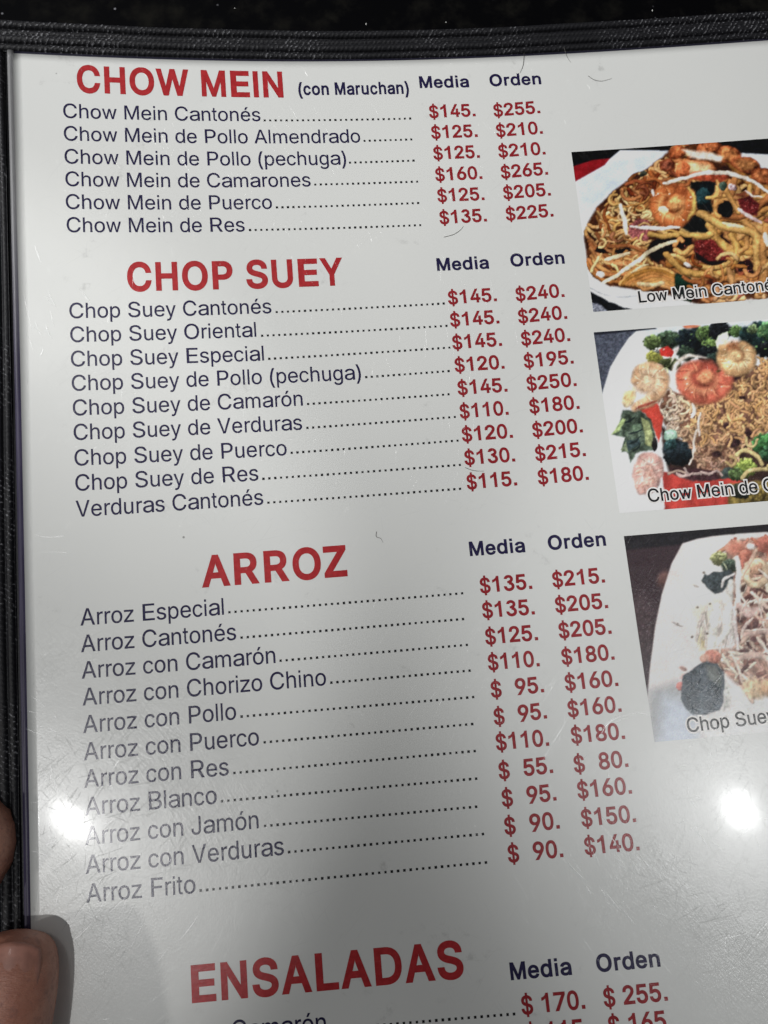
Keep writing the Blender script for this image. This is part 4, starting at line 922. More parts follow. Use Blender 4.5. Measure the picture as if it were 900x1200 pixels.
# ================================================================ dish photos printed on the page
class Print:
    """Paints the printed picture (printed colours, with some glare mixed into the last one) on a raster."""
    def __init__(s, w, h, k):
        s.k = k; s.w = int(w*k); s.h = int(h*k)
        s.im = np.zeros((s.h, s.w, 3)); s.r = np.random.RandomState(5); s.sk = .10; s.bg = None
        y, x = np.mgrid[0:s.h, 0:s.w]; s.X = x/k; s.Y = y/k
    def fill(s, c): s.im[:] = np.array(c)/255.
    def mark(s): s.bg = s.im.copy()          # everything painted after this is food
    def _box(s, x0, y0, x1, y1):
        k = s.k
        a = max(0, int(x0*k)); b = min(s.w, int(x1*k)+2); c = max(0, int(y0*k)); d = min(s.h, int(y1*k)+2)
        return (slice(c, d), slice(a, b)) if a < b and c < d else None
    def _put(s, B, a, col):
        s.im[B] = s.im[B]*(1-a[..., None]) + col*a[..., None]
    def poly(s, pts, col, soft=4, tex=0.0, ts=14):
        p = np.array(pts, float); m = soft*2
        B = s._box(p[:, 0].min()-m, p[:, 1].min()-m, p[:, 0].max()+m, p[:, 1].max()+m)
        if B is None: return
        X, Y = s.X[B], s.Y[B]
        ins = np.zeros(X.shape, bool); D = np.full(X.shape, 1e9)
        for (ax, ay), (bx, by) in zip(p, np.roll(p, -1, 0)):
            c = (ay > Y) != (by > Y)
            with np.errstate(divide='ignore', invalid='ignore'):
                ins ^= c & (X < (bx-ax)*(Y-ay)/(by-ay if by != ay else 1e-9) + ax)
            dx, dy = bx-ax, by-ay; t = np.clip(((X-ax)*dx+(Y-ay)*dy)/(dx*dx+dy*dy+1e-9), 0, 1)
            D = np.minimum(D, np.hypot(X-ax-t*dx, Y-ay-t*dy))
        sd = np.where(ins, D, -D)
        a = np.clip(.5 + sd/soft, 0, 1)
        col = np.array(col)/255.
        c = np.broadcast_to(col, X.shape+(3,))
        if tex: c = c*(1 + tex*s.noise(B, ts)[..., None])
        s._put(B, a, np.clip(c, 0, 1))
    def noise(s, B, size):
        """Smooth value noise, about -1..1."""
        X, Y = s.X[B]/size, s.Y[B]/size
        tot = 0; amp = 1
        for o in range(3):
            xi = np.floor(X).astype(int); yi = np.floor(Y).astype(int); fx = X-xi; fy = Y-yi
            fx = fx*fx*(3-2*fx); fy = fy*fy*(3-2*fy)
            h = lambda a, b: (np.sin(a*127.1 + b*311.7 + o*17.3)*43758.5453) % 1.0
            tot = tot + amp*(((h(xi, yi)*(1-fx)+h(xi+1, yi)*fx)*(1-fy) + (h(xi, yi+1)*(1-fx)+h(xi+1, yi+1)*fx)*fy)*2-1)
            amp *= .6; X = X*2.03; Y = Y*2.03
        return tot/1.5
    def blob(s, x, y, rx, ry, col, rim=None, ang=0, tex=.25, ts=16, soft=.14, light=(-.4, -.6), bump=.35):
        R = max(rx, ry)*1.25
        B = s._box(x-R, y-R, x+R, y+R)
        if B is None: return
        ca, sa = math.cos(ang), math.sin(ang)
        X = s.X[B]-x; Y = s.Y[B]-y
        u = (X*ca+Y*sa)/rx; v = (-X*sa+Y*ca)/ry
        nz = s.noise(B, ts)
        r = np.hypot(u, v) + .12*s.noise(B, max(rx, ry)*.7)
        a = np.clip((1-r)/soft, 0, 1)
        sh = 1 + bump*((X/rx)*light[0] + (Y/ry)*light[1]) + tex*nz + .08*s.noise(B, 7)
        c = np.array(col)/255.; c = np.broadcast_to(c, X.shape+(3,))
        if rim is not None:
            t = np.clip((r-.45)/.5, 0, 1)[..., None]; c = c*(1-t) + np.array(rim)/255.*t
        s._put(B, a, np.clip(c*sh[..., None], 0, 1))
    def strand(s, pts, w, col, edge=.45, hi=.25, taper=0.0, alpha=1.0, soft=1.6):
        """A noodle or sprout: rounded tube, light along its back, dark at its sides."""
        p = np.array(pts, float)
        t = np.linspace(0, len(p)-1, max(8, len(p)*7))           # Catmull-Rom
        q = np.vstack([2*p[0]-p[1], p, 2*p[-1]-p[-2]])
        i = np.minimum(t.astype(int), len(p)-2); f = (t-i)[:, None]
        P0, P1, P2, P3 = q[i], q[i+1], q[i+2], q[i+3]
        c = .5*((2*P1)+(-P0+P2)*f+(2*P0-5*P1+4*P2-P3)*f*f+(-P0+3*P1-3*P2+P3)*f**3)
        B = s._box(c[:, 0].min()-w, c[:, 1].min()-w, c[:, 0].max()+w, c[:, 1].max()+w)
        if B is None: return
        X, Y = s.X[B], s.Y[B]; D = np.full(X.shape, 1e9); SG = np.zeros(X.shape); T = np.zeros(X.shape)
        n = len(c)-1
        for k in range(n):
            ax, ay = c[k]; dx, dy = c[k+1]-c[k]
            tt = np.clip(((X-ax)*dx+(Y-ay)*dy)/(dx*dx+dy*dy+1e-9), 0, 1)
            ex, ey = X-ax-tt*dx, Y-ay-tt*dy; d = np.hypot(ex, ey)
            m = d < D
            D = np.where(m, d, D); SG = np.where(m, ex*(-.35)+ey*(-.85), SG); T = np.where(m, (k+tt)/n, T)
        hw = w/2*(1 - taper*np.abs(T*2-1)**2)
        x = np.clip(D/np.maximum(hw, .5), 0, 1)
        a = np.clip((hw-D)/max(soft, w*s.sk), 0, 1)*alpha
        sh = 1 - edge*.8*x**2.2 + hi*np.clip(SG/np.maximum(hw, .5), -1, 1) + .14*s.noise(B, 22) + .05*s.noise(B, 7)
        sh = sh + .35*np.clip(s.noise(B, 11) - .55, 0, 1)*(x < .6)
        s._put(B, a, np.clip(np.array(col)/255.*sh[..., None], 0, 1))
    def floret(s, x, y, R, c, n=None):
        """A head of broccoli: dark mass, many little buds, paler towards the light."""
        r = s.r
        s.blob(x, y, R, R*.88, tuple(np.array(c)*.55), None, 0, .4, 14, .25)
        for _ in range(n or int(R*1.1)):
            a = r.uniform(0, 6.28); d = R*.92*math.sqrt(r.uniform(0, 1))
            px, py = x+math.cos(a)*d, y+math.sin(a)*d*.86
            lit = np.clip(.78 - .42*(px-x)/R*.3 - .5*(py-y)/R, .4, 1.25)*r.uniform(.7, 1.2)
            s.blob(px, py, r.uniform(.10, .2)*R+2, r.uniform(.10, .18)*R+2, tuple(np.clip(np.array(c)*lit, 0, 255)), None, r.uniform(0, 3), .3, 6, .6)
    def shrimp(s, pts, w, out, inn, seg=9):
        """A curled prawn: body along pts (tail first), ribbed across, paler inside the curl."""
        p = np.array(pts, float); n = len(p)
        old = s.sk; s.sk = .22
        s.strand(pts, w*1.04, tuple(np.array(out)*.78), .2, .1, .35)
        s.strand(pts, w, out, .14, .2, .35)
        cen = p[n//3:].mean(0)
        q = p + (cen-p)*.28
        s.strand(q, w*.6, inn, .02, .12, .6, .8, w*.3)
        t = np.linspace(.3, n-1.4, seg)
        for tt in t:
            i = int(tt); f = tt-i; c = p[i]*(1-f)+p[i+1]*f; d = p[i+1]-p[i]; d = d/np.hypot(*d); m = np.array([-d[1], d[0]])
            hw = w*.40
            s.strand([c-m*hw, c+d*w*.06, c+m*hw], w*.045+2, tuple(np.array(out)*.72), .1, .1, .6, .45)
            s.strand([c-m*hw*.7+d*w*.1, c+d*w*.15, c+m*hw*.5+d*w*.1], w*.09+2, tuple(np.clip(np.array(inn)*1.12, 0, 255)), .1, .1, .7, .45)
        for _ in range(8):
            i = s.r.randint(n-1); c = p[i] + (p[i+1]-p[i])*s.r.rand() + s.r.normal(0, w*.14, 2)
            s.blob(c[0], c[1], s.r.uniform(3, 7), s.r.uniform(2, 5), (244, 226, 208), None, 0, .1, 6, .7)
        s.sk = old
    def finish(s, sat=.75, con=1.12, mid=.47):
        B = (slice(0, s.h), slice(0, s.w))
        m = np.clip(np.abs(s.im - s.bg).sum(2)*6, 0, 1)
        for _ in range(10):
            for ax in (0, 1): m = .25*np.roll(m, 1, ax) + .5*m + .25*np.roll(m, -1, ax)
        # cooked food has ragged outlines and a broken surface
        wx = (4.5*s.noise(B, 34) + 1.2*s.noise(B, 11))*m
        X0, Y0 = s.X, s.Y
        s.X, s.Y = X0 + 517.3, Y0 + 291.7
        wy = (4.5*s.noise(B, 34) + 1.2*s.noise(B, 11))*m
        grain = s.noise(B, 6); big = s.noise(B, 60)
        s.X, s.Y = X0, Y0
        yy, xx = np.mgrid[0:s.h, 0:s.w]
        sx = np.clip(xx + wx*s.k, 0, s.w-1).astype(int); sy = np.clip(yy + wy*s.k, 0, s.h-1).astype(int)
        a = s.im[sy, sx]
        a = a*(1 + m*(.07*grain + .20*big))[..., None]
        a = a + (m*.3*np.clip(grain - .7, 0, 1))[..., None]*np.array([1, .95, .85])
        for ax in (0, 1): a = .25*np.roll(a, 1, ax) + .5*a + .25*np.roll(a, -1, ax)      # the press is not razor sharp
        g = a.mean(2, keepdims=True)
        a = g + (a - g)*sat
        a = np.clip((a - .5)*con + mid, 0, 1)
        s.im = np.clip(a + s.r.normal(0, .022, a.shape[:2] + (1,)) + s.r.normal(0, .008, a.shape), 0, 1)
        return s.im

def J(c, r, a=14):
    return tuple(np.clip(np.array(c) + r.uniform(-a, a) + r.uniform(-a/3, a/3, 3), 0, 255))

def paint_chow_noodles():
    p = Print(1240, 860, .62); r = p.r
    p.fill((206, 211, 216))
    p.poly([(0,60),(1240,0),(1240,330),(150,330),(40,250)], (200,208,220), 60, .03, 60)
    p.poly([(60,240),(200,160),(420,90),(480,80),(300,240),(150,340),(60,400)], (188,199,217), 40, .05, 50)
    p.poly([(20,90),(1240,-20),(1240,150),(900,118),(780,110),(480,98),(250,96),(205,135),(45,178)], (38,38,42), 6, .25, 12)
    p.poly([(40,172),(128,142),(206,133),(182,164),(52,240)], (158,34,44), 5, .12, 20)
    p.mark()
    heap = [(92,480),(110,420),(150,350),(210,290),(270,240),(350,190),(430,130),(480,80),(600,62),(700,85),(800,150),(900,195),(1050,230),(1240,300),
            (1240,800),(900,745),(600,772),(555,765),(480,740),(330,712),(205,698),(130,655),(105,600)]
    p.poly(heap, (96,58,36), 10, .35, 30)
    inside_heap = lambda x, y: inside((x, y), np.array(heap, float))
    def scatter(n, box, w, cols, ln, wob=.9):
        for _ in range(n):
            for _t in range(30):
                x, y = r.uniform(box[0], box[2]), r.uniform(box[1], box[3])
                if inside_heap(x, y): break
            else: continue
            a = r.uniform(0, math.pi*2); L = r.uniform(*ln); cur = r.uniform(-wob, wob)
            pts = [(x, y)]
            for k in range(4):
                a += cur + r.uniform(-.25, .25); x += math.cos(a)*L/4; y += math.sin(a)*L/4*.8; pts.append((x, y))
            if not inside_heap(*pts[-1]) or not inside_heap(*pts[2]): continue
            p.strand(pts, r.uniform(*w), J(cols[r.randint(len(cols))], r, 16), .55, .25)
    A = [(196,138,78),(178,112,62),(212,164,100),(160,94,54),(222,182,122)]
    scatter(170, (90,200,420,640), (12,20), A, (60,170))
    for i in range(9):
        x0 = 110+r.uniform(-10,40); y0 = 470+i*16
        p.strand([(x0,y0),(x0+50,y0+50+r.uniform(-10,20)),(x0+140,y0+75+r.uniform(-20,10)),(x0+230,y0+60+r.uniform(-30,40))], 21, J((182,118,66), r), .5, .25)
    for q in ([(150,520),(185,540),(200,552),(165,558),(138,545)], [(215,545),(285,532),(300,545),(240,560)]):
        p.poly(q, (42,22,18), 6)
    scatter(100, (330,90,560,330), (14,24), [(176,104,60),(190,120,70),(150,80,48),(214,160,104)], (60,130))
    scatter(150, (600,230,1240,760), (18,30), [(205,148,82),(190,126,70),(160,88,58),(215,165,100)], (110,240), .6)
    scatter(60, (560,260,1240,760), (26,40), [(208,152,84),(196,132,74)], (160,300), .5)
    scatter(50, (450,640,1240,780), (16,26), [(190,128,80),(150,80,60),(205,150,100)], (60,140))
    # browned chunks and shrimp along the top
    for x, y, rx, ry, c in ((500,105,42,34,(186,100,56)),(640,88,60,34,(192,108,62)),(730,120,60,44,(196,122,70)),(800,165,70,40,(198,130,76)),
                            (880,215,60,36,(190,112,66)),(455,165,40,32,(150,84,62)),(980,240,90,44,(190,115,66)),(1120,290,100,50,(180,100,60))):
        p.blob(x, y, rx, ry, c, (140,70,40), r.uniform(-.3,.5), .4, 18)
    p.poly([(520,95),(640,105),(700,130),(690,150),(560,130)], (222,206,190), 14, .1)
    p.blob(585,185,92,50,(226,186,136),(194,108,62),.12,.22,20)
    p.blob(640,215,95,26,(186,84,56),None,.05,.2,14)
    p.blob(525,190,34,46,(196,104,60),None,0,.3,14)
    # dark greens and shadows between
    p.poly([(560,240),(640,235),(670,250),(650,330),(660,375),(600,370),(560,300)], (33,42,46), 8, .3, 16)
    p.blob(615,305,34,40,(44,70,74),None,.3,.3,12)
    p.poly([(520,440),(560,390),(600,385),(640,430),(640,470),(560,462)], (36,42,42), 8, .3, 14)
    p.poly([(390,500),(480,470),(560,470),(570,520),(450,560),(420,600),(360,560)], (46,26,24), 12, .2)
    p.blob(715,362,36,40,(34,24,30),None,0,.2,10)
    p.poly([(640,470),(700,480),(740,520),(700,500)], (50,28,28), 6)
    p.poly([(465,650),(500,640),(560,660),(575,700),(560,765),(480,738)], (32,64,52), 8, .2, 20)
    # curled shrimp
    p.sk = .35
    p.blob(486,340,100,96,(150,80,44),None,0,.25,20)
    p.shrimp([(560,290),(556,362),(508,410),(446,402),(412,352),(424,296),(470,274)], 78, (204,114,62), (228,168,104), 9)
    p.blob(494,334,46,40,(222,152,90),None,0,.25,12,.5)
    p.strand([(548,262),(574,306),(574,362),(548,408)], 26, (222,184,96), .2, .1, .4)
    p.blob(440,362,24,16,(240,206,150),None,0,.1,9)
    # meats
    p.sk = .10
    for q, c in (([(575,505),(600,490),(650,492),(722,530),(736,575),(650,602),(600,575),(572,540)], (128,48,46)),
                 ([(290,430),(330,402),(372,410),(390,450),(372,500),(310,492),(285,470)], (158,88,88)),
                 ([(765,320),(820,300),(865,340),(850,392),(790,380)], (122,46,48)),
                 ([(760,590),(815,578),(856,620),(830,645),(770,630)], (62,34,38)),
                 ([(960,420),(1040,400),(1080,450),(1010,500)], (126,50,48)), ([(1080,560),(1160,540),(1190,600),(1110,630)], (120,46,46))):
        p.poly(q, c, 7, .35, 7)
        qa = np.array(q); 
        for _ in range(14):
            x, y = qa.mean(0) + r.normal(0, .28, 2)*(qa.max(0)-qa.min(0))
            p.blob(x, y, r.uniform(2,5), r.uniform(2,4), J((214,120,112), r), None, 0, .1, 9, .6)
    p.poly([(580,545),(640,590),(730,582),(720,600),(640,610),(590,580)], (52,26,30), 6)
    # long noodles that stand out
    Y = [(([(640,430),(670,480),(705,520),(748,555)]), 36, (206,154,82)), (([(600,380),(650,405),(700,435),(780,450),(845,478),(852,540),(850,620)]), 40, (216,164,92)),
         (([(742,478),(764,545),(748,600),(690,640),(610,648),(530,630),(485,595),(452,560)]), 33, (212,160,84)),
         (([(505,568),(560,598),(640,618),(710,606),(745,580)]), 25, (218,170,96)), (([(515,465),(560,476),(610,482),(652,470)]), 29, (208,160,86)),
         (([(380,470),(430,478),(500,474)]), 27, (204,158,84)), (([(632,312),(680,306),(724,300)]), 22, (214,156,84)), (([(716,278),(742,330),(768,372)]), 26, (208,150,82)),
         (([(696,326),(672,345),(672,378),(690,396)]), 20, (206,144,78)), (([(676,236),(690,268),(694,300)]), 20, (190,134,78)),
         (([(895,440),(878,540),(880,640),(866,720)]), 40, (202,142,80)), (([(776,548),(806,525),(806,490)]), 26, (206,146,82)),
         (([(490,520),(510,490),(525,500)]), 22, (208,140,80)), (([(490,540),(530,555),(565,530)]), 26, (212,154,88)), (([(730,620),(738,680),(728,740)]), 28, (208,150,92))]
    for pts, w, c in Y: p.strand(pts, w, c, .5, .28)
    scatter(34, (560,560,1240,740), (14,22), [(196,128,70),(176,104,58),(222,172,108)], (60,120))
    scatter(26, (110,330,400,600), (11,16), [(226,182,120),(206,150,90)], (50,110))
    p.strand([(700,420),(740,432),(790,438)], 18, (232,206,160), .2, .1, .5)
    for i in range(7):
        y = 612+i*12
        p.strand([(250+i*14,690),(300+i*10,y+28),(370+i*8,y+6),(440,y+14),(480,y+30)], 22, J((200,140,76), r), .55, .3)
    p.strand([(330,684),(400,690),(436,684)], 20, (224,190,140), .3, .2)
    for pts, w, c in (([(442,246),(530,222),(620,200),(720,200),(830,236),(905,290)], 20, (232,216,200)), ([(295,436),(350,444),(430,444),(510,440)], 17, (232,214,206)),
                      ([(172,684),(250,640),(320,590),(380,548),(440,516),(492,502)], 23, (224,208,172)), ([(248,342),(266,400),(277,470)], 24, (236,226,200)),
                      ([(182,580),(230,572),(286,556)], 20, (228,204,164)), ([(768,360),(820,396),(872,422)], 17, (218,184,180)), ([(800,282),(830,302),(870,306)], 12, (226,200,190)),
                      ([(300,640),(340,612),(370,604)], 14, (226,200,150)), ([(392,276),(396,300)], 14, (228,214,206)), ([(885,470),(902,520)], 30, (236,220,190))):
        p.strand(pts, w, c, .28, .12, .35)
    p.blob(700,256,17,24,(66,82,72),None,.3,.2,8); p.blob(350,203,22,13,(74,76,64),None,-.4,.3,8)
    p.blob(740,262,22,14,(206,170,176),None,.2,.5,6); p.blob(545,605,20,9,(228,214,206),None,.5,.2,6)
    p.blob(165,645,22,14,(226,222,214),None,.3,.1)
    # white rim of the plate and the dark cloth corner
    p.poly([(90,640),(130,660),(205,702),(330,716),(480,745),(560,775),(560,860),(90,860)], (206,208,210), 9, .03, 40)
    p.strand([(110,700),(180,732),(260,742),(330,735)], 7, (176,178,182), .1, .1)
    p.poly([(110,716),(180,752),(250,782),(320,804),(110,830)], (42,44,50), 5, .2, 10)
    p.poly([(110,764),(150,772),(205,808),(110,830)], (148,152,168), 8, .45, 5)
    return p.finish(.70, 1.28, .44)

def paint_shrimp_ramen():
    p = Print(1180, 1010, .6); r = p.r
    p.fill((207, 209, 210))
    p.poly([(250,60),(1180,0),(1180,120),(300,120)], (192,202,210), 20, .05, 40)
    p.poly([(10,80),(330,58),(236,78),(200,112),(150,190),(108,265),(66,408)], (80,85,100), 6, .3, 9)
    p.poly([(20,84),(330,56),(340,66),(30,98)], (44,46,56), 5)
    p.mark()
    for x, y, R, c in ((400,125,62,(80,104,78)),(318,135,48,(122,146,84)),(330,215,44,(190,190,84)),(385,245,32,(92,102,60)),(345,180,18,(214,214,206)),
                       (520,130,88,(34,46,52)),(585,95,54,(108,140,76)),(610,150,46,(128,162,84)),(660,78,66,(38,42,48)),(740,80,40,(110,150,82)),(850,120,104,(38,62,62)),
                       (900,80,60,(92,140,90)),(1000,110,100,(50,78,66)),(1110,130,90,(90,130,80)),(820,70,30,(150,180,120)),(600,200,60,(36,42,46)),(890,175,50,(40,44,46))):
        p.floret(x, y, R, c)
    for _ in range(70):
        x, y = r.uniform(460, 1150), r.uniform(60, 200)
        p.blob(x, y, r.uniform(5,11), r.uniform(4,8), J((112,150,88) if r.rand() < .45 else (34,46,50), r, 14), None, 0, .2, 6, .5)
    p.poly([(468,52),(500,44),(560,50),(540,62),(480,64)], (196,110,76), 6)
    p.poly([(350,172),(398,154),(428,186),(412,216),(362,204)], (196,48,40), 6, .15, 12)
    p.blob(372,172,5,4,(240,200,190)); 
    p.poly([(700,290),(800,280),(820,340),(760,370),(700,340)], (52,32,36), 12, .2)
    # ramen
    p.poly([(360,560),(560,700),(1180,560),(1180,1010),(700,900),(560,830),(400,800),(380,700)], (70,50,44), 16, .3, 20)
    p.floret(490,195,48,(60,78,62)); p.floret(630,235,56,(48,64,58)); p.floret(420,250,40,(96,108,66))
    reg = [(345,440),(400,380),(460,400),(560,436),(640,420),(700,350),(780,310),(900,220),(1180,240),(1180,600),(1000,620),(900,590),(840,660),(760,650),(740,700),(720,770),(640,806),
           (560,770),(520,720),(470,620),(385,560)]
    p.poly(reg, (122,84,66), 14, .3, 18)
    R_ = np.array(reg, float)
    for i in range(620):
        for _t in range(40):
            x, y = r.uniform(345, 1180), r.uniform(220, 806)
            if inside((x, y), R_): break
        pale = np.clip((560-x)/180, 0, 1); low = np.clip((y-560)/200, 0, 1)
        c = np.array((206,154,100))*(1-pale) + np.array((226,206,186))*pale
        c = c*(1-low) + np.array((178,136,112))*low
        dk = r.uniform(.62, 1.08) if i < 300 else r.uniform(.85, 1.12)
        a = r.uniform(0, 6.28); L = r.uniform(26, 58); pts = [(x, y)]; sg = r.choice([-1, 1])
        for k in range(4):
            a += sg*r.uniform(.3, 1.0); 
            if r.rand() < .3: sg = -sg
            x += math.cos(a)*L/4; y += math.sin(a)*L/4; pts.append((x, y))
        p.strand(pts, r.uniform(11, 19), J(np.clip(c*dk, 0, 255), r, 10), .55, .25)
    for x, y, rx, ry in ((730,640,36,44),(690,560,20,26),(640,700,20,30),(770,420,22,16),(540,520,14,18),(800,600,40,26)):
        p.blob(x, y, rx, ry, (62,40,42), None, r.uniform(0,2), .3, 10, .4)
    for i in range(120):
        x, y = r.uniform(520, 1180), r.uniform(380, 640)
        if not inside((x, y), R_): continue
        a = r.uniform(0, 6.28); pts = [(x, y)]
        for k in range(3):
            a += r.uniform(-.9, .9); x += math.cos(a)*18; y += math.sin(a)*18; pts.append((x, y))
        p.strand(pts, r.uniform(12, 17), J((212,160,106), r, 14), .5, .25)
    for q in ([(560,500),(550,560),(556,610)], [(540,580),(526,640),(534,690)], [(530,660),(520,710),(506,750)]): p.strand(q, 17, (210,192,178), .45, .2, .3)
    p.strand([(520,450),(530,490),(515,520)], 24, (226,210,196), .4, .2, .3)
    # vegetables on the left
    p.poly([(236,470),(290,452),(342,448),(376,520),(362,600),(350,645),(322,570),(282,502)], (202,66,52), 6, .12, 20)
    p.poly([(172,482),(262,488),(310,530),(334,610),(330,680),(262,690),(238,700),(210,745),(192,690),(165,690),(180,620),(118,604),(150,560)], (74,88,74), 8, .5, 16)
    for q, c in (([(110,606),(170,520),(186,530),(150,590)], (150,170,110)), ([(262,520),(300,540),(322,610),(318,670),(285,660),(280,600)], (148,156,104)),
                 ([(210,560),(262,550),(270,590),(220,600)], (98,120,96)), ([(185,640),(250,620),(262,650),(200,690)], (58,74,76)), ([(160,680),(190,640),(200,690)], (122,136,104))):
        p.poly(q, c, 7, .3, 12)
    for x0, y0, x1, y1 in ((180,545,230,520),(200,600,268,580),(205,650,262,612),(222,690,262,650)):
        p.strand([(x0,y0),((x0+x1)/2,(y0+y1)/2+6),(x1,y1)], 12, (40,50,50), .2, .1, .5)
    p.blob(330,655,16,34,(44,40,40),None,0,.2,10)
    p.blob(410,610,40,34,(162,196,172),(120,160,140),0,.2,12)
    p.floret(440,695,78,(46,60,68),120); p.floret(412,655,34,(66,104,104),30)
    p.blob(700,800,44,40,(66,78,74),None,0,.3,12)
    p.poly([(370,790),(420,800),(520,832),(700,822),(800,840),(790,1010),(360,1010),(380,960)], (190,62,54), 8, .1, 30)
    p.poly([(400,770),(520,770),(640,790),(650,826),(520,836),(420,800)], (72,46,50), 10, .3, 12)
    for pts in ([(398,800),(450,786),(500,806)], [(480,770),(500,800),(560,800)], [(440,800),(470,812),(520,800)], [(560,790),(600,800),(640,786),(668,806)]):
        p.strand(pts, 15, J((190,160,150), r), .5, .2)
    p.poly([(700,850),(1180,800),(1180,1010),(690,1010)], (146,124,62), 14, .35, 26)
    for x, y, R, c in ((785,770,58,(160,182,82)),(740,800,40,(110,138,80)),(880,650,64,(84,154,84)),(905,700,50,(70,120,80)),(850,900,60,(160,136,66)),(1000,700,80,(110,150,80)),(1100,760,70,(80,110,70)),(760,880,50,(70,76,60)),(980,860,80,(150,128,70))):
        p.floret(x, y, R, c)
    for pts, w in (([(742,705),(770,684),(810,690),(850,720),(868,750)], 25), ([(770,820),(800,790),(850,776),(930,772)], 25), ([(788,620),(795,655),(830,660),(846,630)], 16), ([(900,760),(960,740),(1040,750)], 25)):
        p.strand(pts, w, (196,174,116), .45, .25)
    p.strand([(690,740),(720,760),(735,730),(712,712)], 17, (190,160,106), .45, .25)
    # shrimps
    p.sk = .38
    p.blob(200,415,38,60,(212,178,122),(224,204,178),.2,.2,14)
    p.blob(292,344,84,78,(218,182,146),(206,150,108),0,.22,18,.4)
    p.shrimp([(236,468),(300,436),(352,384),(366,322),(326,276),(264,278),(232,330)], 88, (212,164,122), (230,204,172), 9)
    p.strand([(236,474),(280,458),(340,436)], 22, (160,72,58), .2, .1, .4)
    p.blob(575,325,124,112,(150,66,52),None,0,.2,20,.3)
    p.shrimp([(690,270),(682,352),(618,404),(540,400),(482,350),(486,284),(544,256)], 108, (202,98,74), (222,150,106), 9)
    p.blob(588,316,56,44,(212,132,90),None,0,.25,14,.5)
    p.strand([(436,366),(424,300),(446,240),(510,206),(588,216)], 34, (226,212,200), .2, .1, .5)
    p.blob(650,282,14,10,(90,66,40),None,0,.2,6,.6)
    p.poly([(634,130),(650,100),(695,82),(702,112),(668,160),(640,170)], (206,214,188), 6, .1, 16)
    p.blob(742,205,96,92,(160,104,66),None,.4,.2,22,.3)
    p.shrimp([(668,170),(676,236),(728,276),(792,256),(806,192),(770,152)], 88, (210,160,108), (230,208,158), 8)
    p.blob(734,206,42,38,(222,180,126),None,0,.25,12,.5)
    p.blob(292,800,78,108,(212,166,150),(206,160,152),.1,.22,14)
    p.shrimp([(262,880),(250,800),(280,734),(334,738),(354,800)], 78, (212,160,148), (232,208,192), 7)
    for _ in range(26):
        p.blob(r.uniform(240,330), r.uniform(750,880), r.uniform(8,16), r.uniform(6,12), J((214,160,144), r, 18), None, 0, .1, 10, .5)
    p.strand([(408,250),(440,180),(452,160)], 26, (220,206,200), .3, .2, .7); p.strand([(366,280),(390,268),(396,290)], 11, (216,222,170), .2, .1)
    return p.finish()

